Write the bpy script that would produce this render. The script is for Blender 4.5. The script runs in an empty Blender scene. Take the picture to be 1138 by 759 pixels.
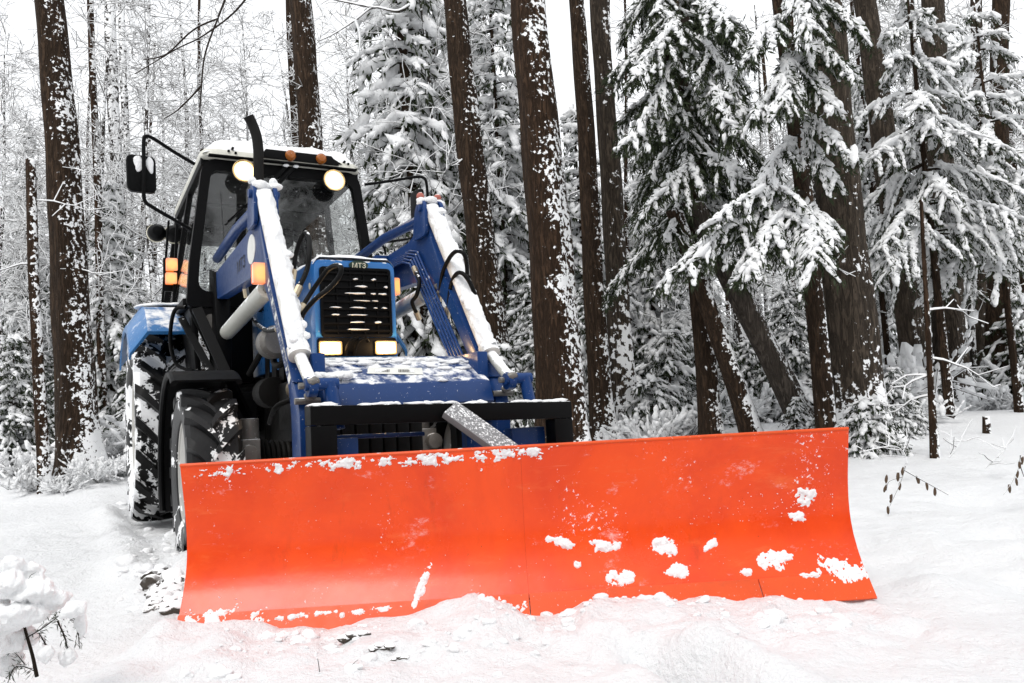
import bpy, bmesh, math, random
import numpy as np
from mathutils import Vector, Matrix

R_ = math.radians
scene = bpy.context.scene
COL = scene.collection

# ------------------------------------------------------------------ camera
F_PX, PITCH, ROLL, CAM_H = 873.70, 0.0896699, -0.0535846, 0.734262     # focal length in photo pixels (1138 wide)
X0, Y0, PSI = -2.283884, 7.030369, 0.5079204                            # where the tractor stands and how it is turned
cp, sp_ = math.cos(PITCH), math.sin(PITCH)
cr, sr = math.cos(ROLL), math.sin(ROLL)
_R0 = np.array([1., 0, 0]); _U0 = np.array([0, -sp_, cp]); CF = np.array([0, cp, sp_])
CR = cr * _R0 + sr * _U0
CU = -sr * _R0 + cr * _U0
CO = np.array([0, 0, CAM_H])
cam = bpy.data.cameras.new('camera')
cam.sensor_width = 36.0
cam.lens = 36.0 * F_PX / 1138.0
cam.clip_end = 2000
cam_o = bpy.data.objects.new('camera', cam)
COL.objects.link(cam_o)
M = Matrix.Identity(4)
for i in range(3):
    M[i][0] = CR[i]; M[i][1] = CU[i]; M[i][2] = -CF[i]; M[i][3] = CO[i]
cam_o.matrix_world = M
scene.camera = cam_o

# ------------------------------------------------------------------ light: an overcast winter day
w = bpy.data.worlds.new('World'); scene.world = w; w.use_nodes = True
nt = w.node_tree; nt.nodes.clear()
sky = nt.nodes.new('ShaderNodeTexSky'); sky.sky_type = 'NISHITA'; sky.sun_disc = False
SUN_EL, SUN_ROT = R_(52), R_(200)
sky.sun_elevation = SUN_EL; sky.sun_rotation = SUN_ROT
sky.air_density = 1.0; sky.dust_density = 1.0; sky.ozone_density = 1.0
hs = nt.nodes.new('ShaderNodeHueSaturation'); hs.inputs['Saturation'].default_value = 0.25
cloud = nt.nodes.new('ShaderNodeMix'); cloud.data_type = 'RGBA'; cloud.inputs[0].default_value = .86      # closed, even cloud over the clear sky
cloud.inputs[7].default_value = (6.85, 6.95, 7.1, 1)
bg = nt.nodes.new('ShaderNodeBackground'); bg.inputs['Strength'].default_value = 0.15
wo = nt.nodes.new('ShaderNodeOutputWorld')
nt.links.new(sky.outputs[0], hs.inputs['Color']); nt.links.new(hs.outputs[0], cloud.inputs[6]); nt.links.new(cloud.outputs[2], bg.inputs[0]); nt.links.new(bg.outputs[0], wo.inputs[0])
sun = bpy.data.lights.new('sun', 'SUN'); sun.energy = 1.2; sun.angle = R_(25); sun.color = (1.0, 0.97, 0.93)
sun_o = bpy.data.objects.new('sun', sun); COL.objects.link(sun_o)
sd = Vector((math.sin(SUN_ROT) * math.cos(SUN_EL), math.cos(SUN_ROT) * math.cos(SUN_EL), math.sin(SUN_EL)))
sun_o.rotation_euler = sd.to_track_quat('Z', 'Y').to_euler()
sun_o.location = (0, 0, 30)

scene.view_settings.view_transform = 'Standard'
scene.view_settings.look = 'None'
scene.view_settings.gamma = 1.0
scene.view_settings.use_curve_mapping = False
scene.view_settings.exposure = 0.36
scene.render.engine = 'CYCLES'
scene.cycles.use_denoising = True
scene.cycles.max_bounces = 8
scene.cycles.diffuse_bounces = 6
scene.cycles.transparent_max_bounces = 8
scene.cycles.caustics_reflective = False
scene.cycles.caustics_refractive = False

# ------------------------------------------------------------------ points from the photograph
def ray(x, y): return CF + CR * (x - 569) / F_PX - CU * (y - 379.5) / F_PX
def at(x, y, D): return CO + ray(x, y) * D
def at_y(x, y, Y):
    d = ray(x, y); return CO + d * (Y - CO[1]) / d[1]
def gnd(x, y, z=0.):
    d = ray(x, y); return CO + d * (z - CAM_H) / d[2]
cs, sn = math.cos(PSI), math.sin(PSI)
def w2t(W):
    dx, dy = W[0] - X0, W[1] - Y0
    return np.array([dx * cs + dy * sn, dx * sn - dy * cs, W[2]])
def t2w(P): return np.array([X0 + P[0] * cs + P[1] * sn, Y0 + P[0] * sn - P[1] * cs, P[2]])
def tp(x, y, **k):
    o = w2t(CO); e = w2t(CO + ray(x, y)) - o
    kk, v = list(k.items())[0]; i = 'abc'.index(kk)
    return o + e * (v - o[i]) / e[i]
def proj(W):
    v = np.asarray(W) - CO; d = v @ CF
    return 569 + F_PX * (v @ CR) / d, 379.5 - F_PX * (v @ CU) / d, d

# ------------------------------------------------------------------ noise
def _h(i, j, s):
    n = (i.astype(np.int64) * 374761393 + j.astype(np.int64) * 668265263 + s * 1442695041) & 0x7fffffff
    n = ((n ^ (n >> 13)) * 1274126177) & 0x7fffffff
    return ((n ^ (n >> 16)) & 0xffff) / 65535.0
def vnoise(x, y, s=0):
    x = np.asarray(x, float); y = np.asarray(y, float)
    i = np.floor(x); j = np.floor(y); u = x - i; v = y - j
    u = u * u * (3 - 2 * u); v = v * v * (3 - 2 * v)
    return (_h(i, j, s) * (1 - u) + _h(i + 1, j, s) * u) * (1 - v) + (_h(i, j + 1, s) * (1 - u) + _h(i + 1, j + 1, s) * u) * v
def fbm(x, y, s=0, o=4):
    r = 0; a = 0.5
    for k in range(o):
        r = r + a * (vnoise(x, y, s + k * 17) - 0.5); x = np.asarray(x) * 2.03 + 3.1; y = np.asarray(y) * 2.03 + 1.7; a *= 0.5
    return r
def sstep(a, b, x):
    t = np.clip((np.asarray(x, float) - a) / (b - a), 0, 1); return t * t * (3 - 2 * t)

# ------------------------------------------------------------------ materials
MATS = {}
class G:
    """small node-graph helper"""
    def __init__(s, name):
        s.m = bpy.data.materials.new(name); s.m.use_nodes = True; s.t = s.m.node_tree; s.t.nodes.clear()
        s.out = s.n('ShaderNodeOutputMaterial'); MATS[name] = s.m
    def n(s, t, **k):
        o = s.t.nodes.new(t)
        for a, v in k.items(): setattr(o, a, v)
        return o
    def put(s, sock, v):
        if hasattr(v, 'is_output'): s.t.links.new(v, sock)
        elif v is not None: sock.default_value = v
    def math(s, op, a, b=None, c=None, clamp=False):
        o = s.n('ShaderNodeMath', operation=op, use_clamp=clamp)
        s.put(o.inputs[0], a)
        if b is not None: s.put(o.inputs[1], b)
        if c is not None: s.put(o.inputs[2], c)
        return o.outputs[0]
    def obj(s): return s.n('ShaderNodeTexCoord').outputs['Object']
    def mapping(s, v, scale=(1, 1, 1), loc=(0, 0, 0)):
        o = s.n('ShaderNodeMapping'); s.put(o.inputs['Vector'], v); o.inputs['Scale'].default_value = scale; o.inputs['Location'].default_value = loc
        return o.outputs[0]
    def noise(s, v, scale, detail=3, rough=.55, dist=0.):
        o = s.n('ShaderNodeTexNoise'); s.put(o.inputs['Vector'], v); o.inputs['Scale'].default_value = scale
        o.inputs['Detail'].default_value = detail; o.inputs['Roughness'].default_value = rough; o.inputs['Distortion'].default_value = dist
        return o.outputs['Fac']
    def ramp(s, f, stops):
        o = s.n('ShaderNodeValToRGB'); s.put(o.inputs[0], f); e = o.color_ramp.elements
        while len(e) < len(stops): e.new(0.5)
        for q, (p, c) in zip(e, stops): q.position = p; q.color = (*c, 1) if len(c) == 3 else c
        return o.outputs[0]
    def sm(s, f, a, b):
        o = s.n('ShaderNodeMapRange', interpolation_type='SMOOTHSTEP'); s.put(o.inputs['Value'], f)
        o.inputs['From Min'].default_value = a; o.inputs['From Max'].default_value = b
        return o.outputs[0]
    def mixc(s, f, a, b):
        o = s.n('ShaderNodeMix', data_type='RGBA'); s.put(o.inputs[0], f); s.put(o.inputs[6], a if hasattr(a, 'is_output') else (*a, 1)); s.put(o.inputs[7], b if hasattr(b, 'is_output') else (*b, 1))
        return o.outputs[2]
    def bsdf(s, col, rough=.5, metal=0., coat=0., normal=None, spec=.5, sheen=0.):
        o = s.n('ShaderNodeBsdfPrincipled')
        s.put(o.inputs['Base Color'], col if hasattr(col, 'is_output') else (*col, 1)); s.put(o.inputs['Roughness'], rough)
        s.put(o.inputs['Metallic'], metal); s.put(o.inputs['Coat Weight'], coat); o.inputs['Coat Roughness'].default_value = .15
        s.put(o.inputs['Specular IOR Level'], spec)
        if normal is not None: s.put(o.inputs['Normal'], normal)
        return o.outputs[0]
    def bump(s, h, strength=.5, dist=.01):
        o = s.n('ShaderNodeBump'); s.put(o.inputs['Height'], h); o.inputs['Strength'].default_value = strength; o.inputs['Distance'].default_value = dist
        return o.outputs[0]
    def nz(s):
        g = s.n('ShaderNodeNewGeometry'); x = s.n('ShaderNodeSeparateXYZ'); s.put(x.inputs[0], g.outputs['Normal']); return x
    def mix(s, f, a, b):
        o = s.n('ShaderNodeMixShader'); s.put(o.inputs[0], f); s.put(o.inputs[1], a); s.put(o.inputs[2], b); return o.outputs[0]
    def end(s, sh): s.t.links.new(sh, s.out.inputs[0]); return s.m
SNOWC = (0.875, 0.88, 0.885)
def snow_sh(g, v, scale=30, strength=.35, dist=.01):
    h = g.noise(v, scale, 4, .65)
    return g.bsdf(SNOWC, .75, normal=g.bump(h, strength, dist), spec=.2)
def snow_mask(g, v, kz, scale, thr, soft=.06, kn=1., detail=4):
    """settled snow: where the surface faces up, broken by noise"""
    z = g.nz().outputs['Z']
    f = g.math('MULTIPLY_ADD', z, kz, g.math('MULTIPLY', g.noise(v, scale, detail, .6), kn))
    return g.sm(f, thr, thr + soft)
def paint(name, col, rough=.35, coat=.3, metal=0., var=.15, snow=None, bumpy=0., spec=.35):
    g = G(name); v = g.obj()
    n = g.noise(v, 6, 5, .65)
    c = g.mixc(n, tuple(x * (1 - var) for x in col), tuple(min(1, x * (1 + var)) for x in col))
    if max(col) > .08:
        c = g.mixc(g.math('MULTIPLY', g.sm(g.noise(v, 3.1, 7, .78), .52, .74), .30), c, tuple(x * .35 + .02 for x in col))
        c = g.mixc(g.math('MULTIPLY', g.sm(g.noise(v, 95, 2, .6), .68, .74), .55), c, (.75, .76, .78))
    r = g.math('MULTIPLY_ADD', g.noise(v, 22, 4), .25, rough - .12)
    nm = g.bump(g.noise(v, 40, 3), bumpy, .004) if bumpy else None
    sh = g.bsdf(c, r, metal, coat, nm, spec=spec)
    if snow: sh = g.mix(snow_mask(g, v, *snow), sh, snow_sh(g, v, 60, .3, .006))
    return g.end(sh)
# snow on the ground
g = G('snow'); v = g.obj()
h = g.math('ADD', g.noise(v, 3.2, 7, .66), g.math('MULTIPLY', g.noise(v, 30, 5, .75), .34))
g.end(g.bsdf(g.mixc(g.noise(v, .6, 4), (.835, .845, .86), (.88, .882, .885)), .7, normal=g.bump(h, .8, .085), spec=.2))
g = G('clump_snow'); v = g.obj()
g.end(g.bsdf(SNOWC, .75, normal=g.bump(g.noise(v, 22, 5, .7), .6, .03), spec=.2))
# bark with wind-blown snow
def bark(name, c1, c2, lowsnow=1.0, amount=.0, side=(.5, -.8, .0), speck=26.0, base_h=1.1):
    g = G(name); v = g.obj()
    vs = g.mapping(v, (1, 1, .16))
    n = g.noise(vs, 22, 6, .7, .3)
    furrow = g.sm(g.noise(vs, 30, 3, .6, .8), .38, .62)
    c = g.mixc(n, c1, c2); c = g.mixc(g.math('MULTIPLY', furrow, .65), c, tuple(x * .30 for x in c1))
    nm = g.bump(g.math('SUBTRACT', g.math('MULTIPLY', n, .5), furrow), .9, .03)
    b = g.bsdf(c, .9, normal=nm, spec=.15)
    # flecks plastered on the weather side, more near the ground
    x = g.nz(); dot = g.math('ADD', g.math('MULTIPLY', x.outputs['X'], side[0]), g.math('MULTIPLY', x.outputs['Y'], side[1]))
    sp = g.n('ShaderNodeSeparateXYZ'); g.put(sp.inputs[0], v)
    low = g.math('MULTIPLY', g.sm(g.math('MULTIPLY', sp.outputs['Z'], -1.), -base_h, .1), .15 * lowsnow)
    f = g.math('ADD', g.noise(v, speck, 3, .6, .25), g.math('MULTIPLY', g.noise(v, 1.6, 3, .6), .70))
    f = g.math('ADD', f, g.math('MULTIPLY', furrow, -.05))
    f = g.math('ADD', f, g.math('MULTIPLY', dot, .19))
    f = g.math('ADD', f, low)
    f = g.math('ADD', f, g.math('MULTIPLY', x.outputs['Z'], .35))
    m = g.sm(f, 1.095 - amount, 1.145 - amount)
    g.end(g.mix(m, b, g.bsdf(SNOWC, .8, spec=.2)))
bark('dark_bark', (.028, .017, .010), (.078, .049, .031), 1.3, .02, speck=20, base_h=2.2, side=(.88, -.35, 0))
bark('bark_flecked', (.032, .018, .010), (.082, .048, .029), 1.1, .085, speck=19, side=(.88, -.35, 0))
bark('bark_crusted', (.045, .034, .025), (.115, .090, .068), 2.1, -.02, speck=13, base_h=3.0)
bark('bark_clean', (.045, .034, .025), (.115, .090, .068), 2.7, -.05, speck=14, base_h=1.5)
bark('bark_pale', (.065, .052, .042), (.14, .118, .098), 1.4, .03, side=(.9, .1, 0))
bark('bark_snowy', (.050, .042, .036), (.10, .085, .073), 1.0, .17, speck=16)
def twigmat(name, c, thr, soft):
    g = G(name); v = g.obj()
    b = g.bsdf(c, .9, spec=.1)
    f = g.math('MULTIPLY_ADD', g.nz().outputs['Z'], .8, g.noise(v, 7, 3, .6))
    g.end(g.mix(g.sm(f, thr, thr + soft), b, g.bsdf(SNOWC, .8, spec=.1)))
twigmat('twig_snowy', (.060, .050, .042), .0, .10)
twigmat('twig_dark', (.020, .015, .011), .62, .12)
twigmat('twig_bare', (.030, .024, .020), .78, .1)
g = G('needles'); v = g.obj()
g.end(g.bsdf(g.mixc(g.noise(v, 9, 3), (.010, .017, .007), (.038, .050, .020)), .65, spec=.2))
# tractor
paint('bright_blue', (.030, .17, .47), .30, .5, snow=(.55, 16, .98, .1))
paint('fender_blue', (.026, .150, .375), .38, .2, snow=(.55, 9, .86, .25))
paint('navy_blue', (.006, .036, .145), .33, .12, snow=(.42, 20, .94, .12), spec=.2)
paint('navy_snowy', (.006, .036, .145), .36, .12, snow=(.62, 13, .93, .22))
paint('black_paint', (.002, .002, .0022), .45, .0, snow=(.5, 26, .99, .06), spec=.10)
paint('black_clean', (.0025, .0025, .0028), .5, .0, spec=.10)
paint('dark_metal', (.010, .0095, .009), .6, .0, metal=.0, bumpy=.3, spec=.12)
paint('grey_metal', (.20, .19, .175), .5, 0, metal=.5, var=.35, bumpy=.5, snow=(.4, 14, .84, .08))
paint('grey_link', (.20, .20, .205), .7, 0, snow=(.35, 90, .74, .14))
paint('cylinder_white', (.50, .50, .45), .4, .2, snow=(.45, 14, .62, .1), bumpy=.4)
paint('snowed_cylinder', (.62, .60, .56), .5, .1, snow=(.50, 14, .46, .15), bumpy=.6)
paint('rim_grey', (.42, .41, .385), .55, .1, var=.35, snow=(.2, 10, .62, .1), bumpy=.5)
paint('roof_cream', (.62, .61, .54), .5, .2)
paint('rubber_hose', (.004, .004, .004), .5, .0, snow=(.45, 30, .86, .05), spec=.12)
paint('steel_fitting', (.5, .42, .30), .35, 0, metal=.8)
paint('red_cap', (.42, .13, .10), .6, 0, snow=(.5, 12, .70, .2))
paint('letter_white', (.72, .72, .70), .5, 0)
paint('letter_black', (.01, .01, .01), .5, 0)
paint('badge_green', (.010, .030, .020), .3, .3)
paint('cream', (.70, .66, .52), .4, .2)
paint('label_white', (.70, .70, .66), .5, 0, var=.08)
paint('seat_dark', (.008, .008, .009), .8, 0)
# tyre rubber with snow packed into the tread
def tyre(name, R, spec, valley, thr, c1, c2):
    g = G(name); v = g.obj(); c = g.mixc(g.noise(v, 9, 4), c1, c2)
    q = g.n('ShaderNodeSeparateXYZ'); g.put(q.inputs[0], v)
    r = g.math('SQRT', g.math('ADD', g.math('POWER', q.outputs['Y'], 2.), g.math('POWER', q.outputs['Z'], 2.)))
    deep = g.sm(g.math('MULTIPLY', r, -1.), -R * .975, -R * .925)
    rub = g.bsdf(c, .42, normal=g.bump(g.noise(v, 60, 3), .25, .004), spec=spec)
    f = g.math('ADD', g.noise(v, 7.5, 4, .65, .3), g.math('MULTIPLY', g.noise(v, 2.3, 2), .34))
    f = g.math('MULTIPLY_ADD', g.nz().outputs['Z'], .06, g.math('MULTIPLY_ADD', deep, valley, f))
    g.end(g.mix(g.sm(f, thr, thr + .035), rub, snow_sh(g, v, 40, .5, .012)))
tyre('tyre_rubber', .797, .16, .115, .745, (.003, .003, .003), (.010, .0095, .0095))
tyre('tyre_rubber_cleaner', .486, .20, .02, .775, (.009, .009, .0095), (.024, .024, .025))
# plough paint: orange, scuffed, with dusted snow
g = G('plough_orange'); v = g.obj()
n = g.noise(v, 1.5, 6, .68, .5)
c = g.mixc(g.sm(n, .3, .7), (.70, .044, .001), (.88, .078, .002))
rub_ = g.sm(g.noise(g.mapping(v, (1., 1., 3.2)), 3.2, 7, .75, .3), .55, .75)
c = g.mixc(g.math('MULTIPLY', rub_, .5), c, (.86, .16, .035))
grime = g.sm(g.noise(g.mapping(v, (2.6, 2.6, .7)), 4.5, 6, .75), .58, .78); c = g.mixc(g.math('MULTIPLY', grime, .45), c, (.42, .032, .003))
sc = g.sm(g.noise(g.mapping(v, (.22, .22, 6.)), 22, 4, .7), .66, .72)
c = g.mixc(g.math('MULTIPLY', sc, .4), c, (.82, .20, .09))
st = g.sm(g.noise(v, 48, 3, .7), .71, .74); c = g.mixc(g.math('MULTIPLY', st, .6), c, (.14, .018, .008))
ro = g.math('MULTIPLY_ADD', g.noise(v, 3.3, 6, .7), .26, .12)
pb = g.bsdf(c, ro, 0., .0, g.bump(g.math('ADD', g.noise(v, 2.2, 4), g.math('MULTIPLY', g.noise(v, 90, 3), .06)), .10, .03), spec=.42)
fz = g.math('ADD', g.noise(v, 48, 4, .75), g.math('MULTIPLY', g.noise(v, 2.3, 3, .6), .60))
film = g.math('MULTIPLY', g.sm(g.math('ADD', g.noise(g.mapping(v, (1, 1, 1.6)), 7, 7, .8), g.math('MULTIPLY', g.noise(v, 1.7, 2), .5)), .86, 1.06), .55)
g.end(g.mix(g.math('MAXIMUM', g.math('MULTIPLY', g.sm(fz, .985, 1.05), .85), film), pb, snow_sh(g, v, 60, .3, .005)))
paint('plough_edge', (.70, .075, .006), .38, .0, snow=(.25, 24, .84, .16), var=.25, spec=.35)
# glass
g = G('window_glass'); v = g.obj()
fr = g.n('ShaderNodeFresnel'); fr.inputs[0].default_value = 1.5
tr = g.n('ShaderNodeBsdfTransparent'); tr.inputs[0].default_value = (.95, .96, .955, 1)
gl = g.n('ShaderNodeBsdfGlossy'); gl.inputs['Roughness'].default_value = .03; gl.inputs['Color'].default_value = (.9, .9, .9, 1)
df = g.bsdf((.75, .76, .77), .8)
sh = g.mix(g.math('MINIMUM', g.math('MULTIPLY', fr.outputs[0], 1.0), 1.), tr.outputs[0], gl.outputs[0])
dots = g.sm(g.noise(v, 48, 2, .6), .70, .74)
film = g.math('MULTIPLY', g.noise(v, 2.0, 4, .6), .012)
g.end(g.mix(g.math('MAXIMUM', g.math('MULTIPLY', dots, .4), film), sh, df))
g = G('mirror_glass'); g.end(g.bsdf((.8, .8, .8), .05, 1.))
def lamp(name, c_in, c_out, s_in, s_out, r):
    """a lit lens: hottest at its middle (object origin)"""
    g = G(name); v = g.obj(); l = g.n('ShaderNodeVectorMath', operation='LENGTH'); g.put(l.inputs[0], v)
    f = g.sm(l.outputs['Value'], r * .35, r)
    e = g.n('ShaderNodeEmission'); g.put(e.inputs[0], g.mixc(f, c_in, c_out)); g.put(e.inputs[1], g.math('MULTIPLY_ADD', f, s_out - s_in, s_in))
    ad = g.n('ShaderNodeAddShader'); g.put(ad.inputs[0], e.outputs[0]); g.put(ad.inputs[1], g.bsdf((.3, .3, .3), .1, 0, .5)); g.end(ad.outputs[0])
lamp('lit_lamp', (1, .88, .62), (1, .55, .16), 9., 1.3, .088)
lamp('lit_headlight', (1, .82, .52), (1, .50, .14), 4.5, .65, .095)
lamp('lit_amber', (1, .42, .035), (1, .17, .006), 1.0, .75, .07)
paint('amber_plastic', (.34, .10, .012), .25, .5)
g = G('bulb_reflector'); g.end(g.bsdf((.85, .60, .30), .2, .8))
g = G('brown_leaf'); v = g.obj(); g.end(g.bsdf(g.mixc(g.noise(v, 30), (.04, .022, .012), (.10, .06, .03)), .8))
g = G('dark_soil'); v = g.obj()
sb = g.bsdf(g.mixc(g.noise(v, 14, 5), (.025, .020, .016), (.09, .075, .06)), .9, normal=g.bump(g.noise(v, 25, 5), .8, .03))
f = g.math('MULTIPLY_ADD', g.nz().outputs['Z'], .55, g.noise(v, 9, 4, .6))
g.end(g.mix(g.sm(f, .52, .74), sb, snow_sh(g, v)))

# ------------------------------------------------------------------ mesh helpers
def ico(sub):
    bm = bmesh.new(); bmesh.ops.create_icosphere(bm, subdivisions=sub, radius=1.0)
    V = np.array([v.co[:] for v in bm.verts]); Fc = np.array([[v.index for v in f.verts] for f in bm.faces]); bm.free()
    return V, Fc
ICO = {s: ico(s) for s in (1, 2, 3, 4)}
def mesh_np(name, V, faces, mats, midx=None, smooth=True):
    """faces: list of int arrays, each (m,k)"""
    me = bpy.data.meshes.new(name)
    V = np.asarray(V, np.float32)
    faces = [np.asarray(f) for f in faces if len(f)]
    tot = sum(f.size for f in faces); nf = sum(len(f) for f in faces)
    me.vertices.add(len(V)); me.vertices.foreach_set('co', V.ravel())
    me.loops.add(tot); me.polygons.add(nf)
    me.loops.foreach_set('vertex_index', np.concatenate([f.ravel() for f in faces]).astype(np.int32))
    ln = np.concatenate([np.full(len(f), f.shape[1]) for f in faces]); st = np.concatenate([[0], np.cumsum(ln)[:-1]])
    me.polygons.foreach_set('loop_start', st.astype(np.int32))
    me.polygons.foreach_set('loop_total', ln.astype(np.int32))
    if midx is not None: me.polygons.foreach_set('material_index', np.asarray(midx, np.int32))
    me.polygons.foreach_set('use_smooth', np.full(nf, smooth))
    me.update(calc_edges=True); me.validate()
    for m in mats: me.materials.append(MATS[m])
    return me
def link(name, me, parent=None, loc=None):
    o = bpy.data.objects.new(name, me); COL.objects.link(o)
    if parent is not None: o.parent = parent
    if loc is not None: o.location = loc
    return o
def empty(name, loc=(0, 0, 0), rz=0.):
    o = bpy.data.objects.new(name, None); COL.objects.link(o); o.location = loc; o.rotation_euler = (0, 0, rz); o.empty_display_size = .2
    return o
def tag(o, label=None, cat=None, group=None, kind=None):
    if label: o['label'] = label
    if cat: o['category'] = cat
    if group: o['group'] = group
    if kind: o['kind'] = kind
    return o
def nrm(v): v = np.asarray(v, float); return v / (np.linalg.norm(v) + 1e-12)
class MB:
    """collects shapes; T=True means tractor coordinates (a right in photo, b forward, c up)"""
    def __init__(s, T=True): s.V = []; s.F = []; s.n = 0; s.T = T
    def add(s, V, Fc):
        s.V.extend([tuple(map(float, v)) for v in V]); s.F.extend([tuple(int(i) + s.n for i in f) for f in Fc]); s.n = len(s.V); return s
    def box(s, p, q):
        x0, y0, z0 = np.minimum(p, q); x1, y1, z1 = np.maximum(p, q)
        V = [(x, y, z) for x in (x0, x1) for y in (y0, y1) for z in (z0, z1)]
        return s.add(V, [(0, 1, 3, 2), (4, 6, 7, 5), (0, 4, 5, 1), (2, 3, 7, 6), (0, 2, 6, 4), (1, 5, 7, 3)])
    def bar(s, p, q, w_, h_, up=(0, 0, 1)):
        p = np.array(p, float); q = np.array(q, float); d = nrm(q - p); u = np.cross(d, up)
        u = nrm(u) if np.linalg.norm(u) > 1e-6 else np.array([1., 0, 0]); v = np.cross(u, d)
        V = []
        for e in (p, q):
            for a, b in ((-1, -1), (1, -1), (1, 1), (-1, 1)): V.append(e + u * a * w_ / 2 + v * b * h_ / 2)
        return s.add(V, [(3, 2, 1, 0), (4, 5, 6, 7), (0, 1, 5, 4), (1, 2, 6, 5), (2, 3, 7, 6), (3, 0, 4, 7)])
    def tube(s, pts, r, n=10, cap=True):
        P = np.array(pts, float); k = len(P); rr = np.broadcast_to(np.asarray(r, float), (k,))
        t = np.gradient(P, axis=0); t /= np.linalg.norm(t, axis=1)[:, None] + 1e-12
        ref = np.array([0, 0, 1.]) if abs(t[0][2]) < .9 else np.array([1., 0, 0])
        u = nrm(np.cross(t[0], ref)); V = []
        for i in range(k):
            u = nrm(u - t[i] * (u @ t[i])); v = np.cross(t[i], u)
            for j in range(n):
                a = 2 * math.pi * j / n; V.append(P[i] + rr[i] * (u * math.cos(a) + v * math.sin(a)))
        Fc = [(i * n + j, i * n + (j + 1) % n, (i + 1) * n + (j + 1) % n, (i + 1) * n + j) for i in range(k - 1) for j in range(n)]
        if cap: Fc += [tuple(range(n))[::-1], tuple((k - 1) * n + j for j in range(n))]
        return s.add(V, Fc)
    def prism(s, poly, ax, lo, hi):
        """poly in the plane normal to axis ax ('a': (b,c); 'b': (a,c); 'c': (a,b)), extruded lo..hi"""
        n = len(poly)
        def P(x, y, t): return {'a': (t, x, y), 'b': (x, t, y), 'c': (x, y, t)}[ax]
        V = [P(x, y, lo) for x, y in poly] + [P(x, y, hi) for x, y in poly]
        return s.add(V, [tuple(range(n))[::-1], tuple(range(n, 2 * n))] + [(i, (i + 1) % n, n + (i + 1) % n, n + i) for i in range(n)])
    def ring(s, outer, inner, ax, lo, hi):
        n = len(outer)
        def P(x, y, t): return {'a': (t, x, y), 'b': (x, t, y), 'c': (x, y, t)}[ax]
        V = [P(x, y, t) for t in (lo, hi) for pl in (outer, inner) for x, y in pl]
        Fc = []
        for i in range(n):
            j = (i + 1) % n
            Fc += [(i, j, n + j, n + i), (2 * n + i, 3 * n + i, 3 * n + j, 2 * n + j), (i, 2 * n + i, 2 * n + j, j), (n + i, n + j, 3 * n + j, 3 * n + i)]
        return s.add(V, Fc)
    def lathe(s, prof, c, ax='a', n=48, closed=False):
        """prof: (radius, along) about the axis through c"""
        m = len(prof); V = []
        for i in range(n):
            t = 2 * math.pi * i / n; x, y = math.cos(t), math.sin(t)
            for r, l in prof:
                V.append({'a': (c[0] + l, c[1] + r * x, c[2] + r * y), 'b': (c[0] + r * x, c[1] + l, c[2] + r * y), 'c': (c[0] + r * x, c[1] + r * y, c[2] + l)}[ax])
        k = m if closed else m - 1
        Fc = [(i * m + j, ((i + 1) % n) * m + j, ((i + 1) % n) * m + (j + 1) % m, i * m + (j + 1) % m) for i in range(n) for j in range(k)]
        if not closed:
            if prof[0][0] > 1e-6: Fc.append(tuple(i * m for i in range(n)))
            if prof[-1][0] > 1e-6: Fc.append(tuple(i * m + m - 1 for i in range(n))[::-1])
        return s.add(V, Fc)
    def blob(s, c, rad, seed=0, sub=2, rough=.18, rot=None, flat=None, crag=0.):
        V, Fc = ICO[sub]; rg = np.random.default_rng(seed); k = rg.normal(size=(6, 3)) * 2.2; ph = rg.uniform(0, 6, 6)
        d = 1 + rough * np.sin(V @ k.T + ph).mean(1) * 1.8
        if crag: k2 = rg.normal(size=(9, 3)) * 5.5; d = d + crag * np.abs(np.sin(V @ k2.T + rg.uniform(0, 6, 9))).mean(1) * 1.5 - crag * .8
        P = V * d[:, None]
        if flat is not None: P[:, 2] = np.maximum(P[:, 2], flat)
        P = P * np.asarray(rad)
        if rot is not None: P = P @ np.asarray(rot).T
        return s.add(P + np.asarray(c), Fc)
    def build(s, name, m, parent=None, bevel=0., smooth=35, recalc=True, origin=None, seg=2, weld=False):
        V = np.array(s.V, float)
        if s.T: V[:, 1] *= -1
        loc = None
        if origin is not None:
            loc = np.array(origin, float)
            if s.T: loc[1] *= -1
            V = V - loc
        me = bpy.data.meshes.new(name); me.from_pydata(V.tolist(), [], [f[::-1] for f in s.F] if s.T else s.F)
        bm = bmesh.new(); bm.from_mesh(me)
        if weld: bmesh.ops.remove_doubles(bm, verts=bm.verts, dist=1e-5)
        if recalc: bmesh.ops.recalc_face_normals(bm, faces=bm.faces)
        if bevel:
            es = [e for e in bm.edges if len(e.link_faces) == 2 and e.calc_face_angle(0) > R_(30)]
            bmesh.ops.bevel(bm, geom=es, offset=bevel, segments=seg, affect='EDGES', clamp_overlap=True, profile=.6)
        bm.to_mesh(me); bm.free()
        me.materials.append(MATS[m])
        for p in me.polygons: p.use_smooth = True
        if smooth < 180: me.set_sharp_from_angle(angle=R_(smooth))
        o = link(name, me, parent)
        if loc is not None: o.location = loc
        return o
def rpoly(pts, r, n=5):
    """polygon with rounded corners"""
    out = []; k = len(pts)
    for i in range(k):
        p0, p, p1 = (np.array(pts[j % k], float) for j in (i - 1, i, i + 1))
        ri = r[i] if isinstance(r, (list, tuple)) else r
        d0 = nrm(p0 - p); d1 = nrm(p1 - p)
        ri = min(ri, .48 * np.linalg.norm(p0 - p), .48 * np.linalg.norm(p1 - p))
        A, B = p + d0 * ri, p + d1 * ri
        for j in range(n + 1):
            t = j / n; out.append(tuple((1 - t) ** 2 * A + 2 * t * (1 - t) * p + t * t * B))
    return out
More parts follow.
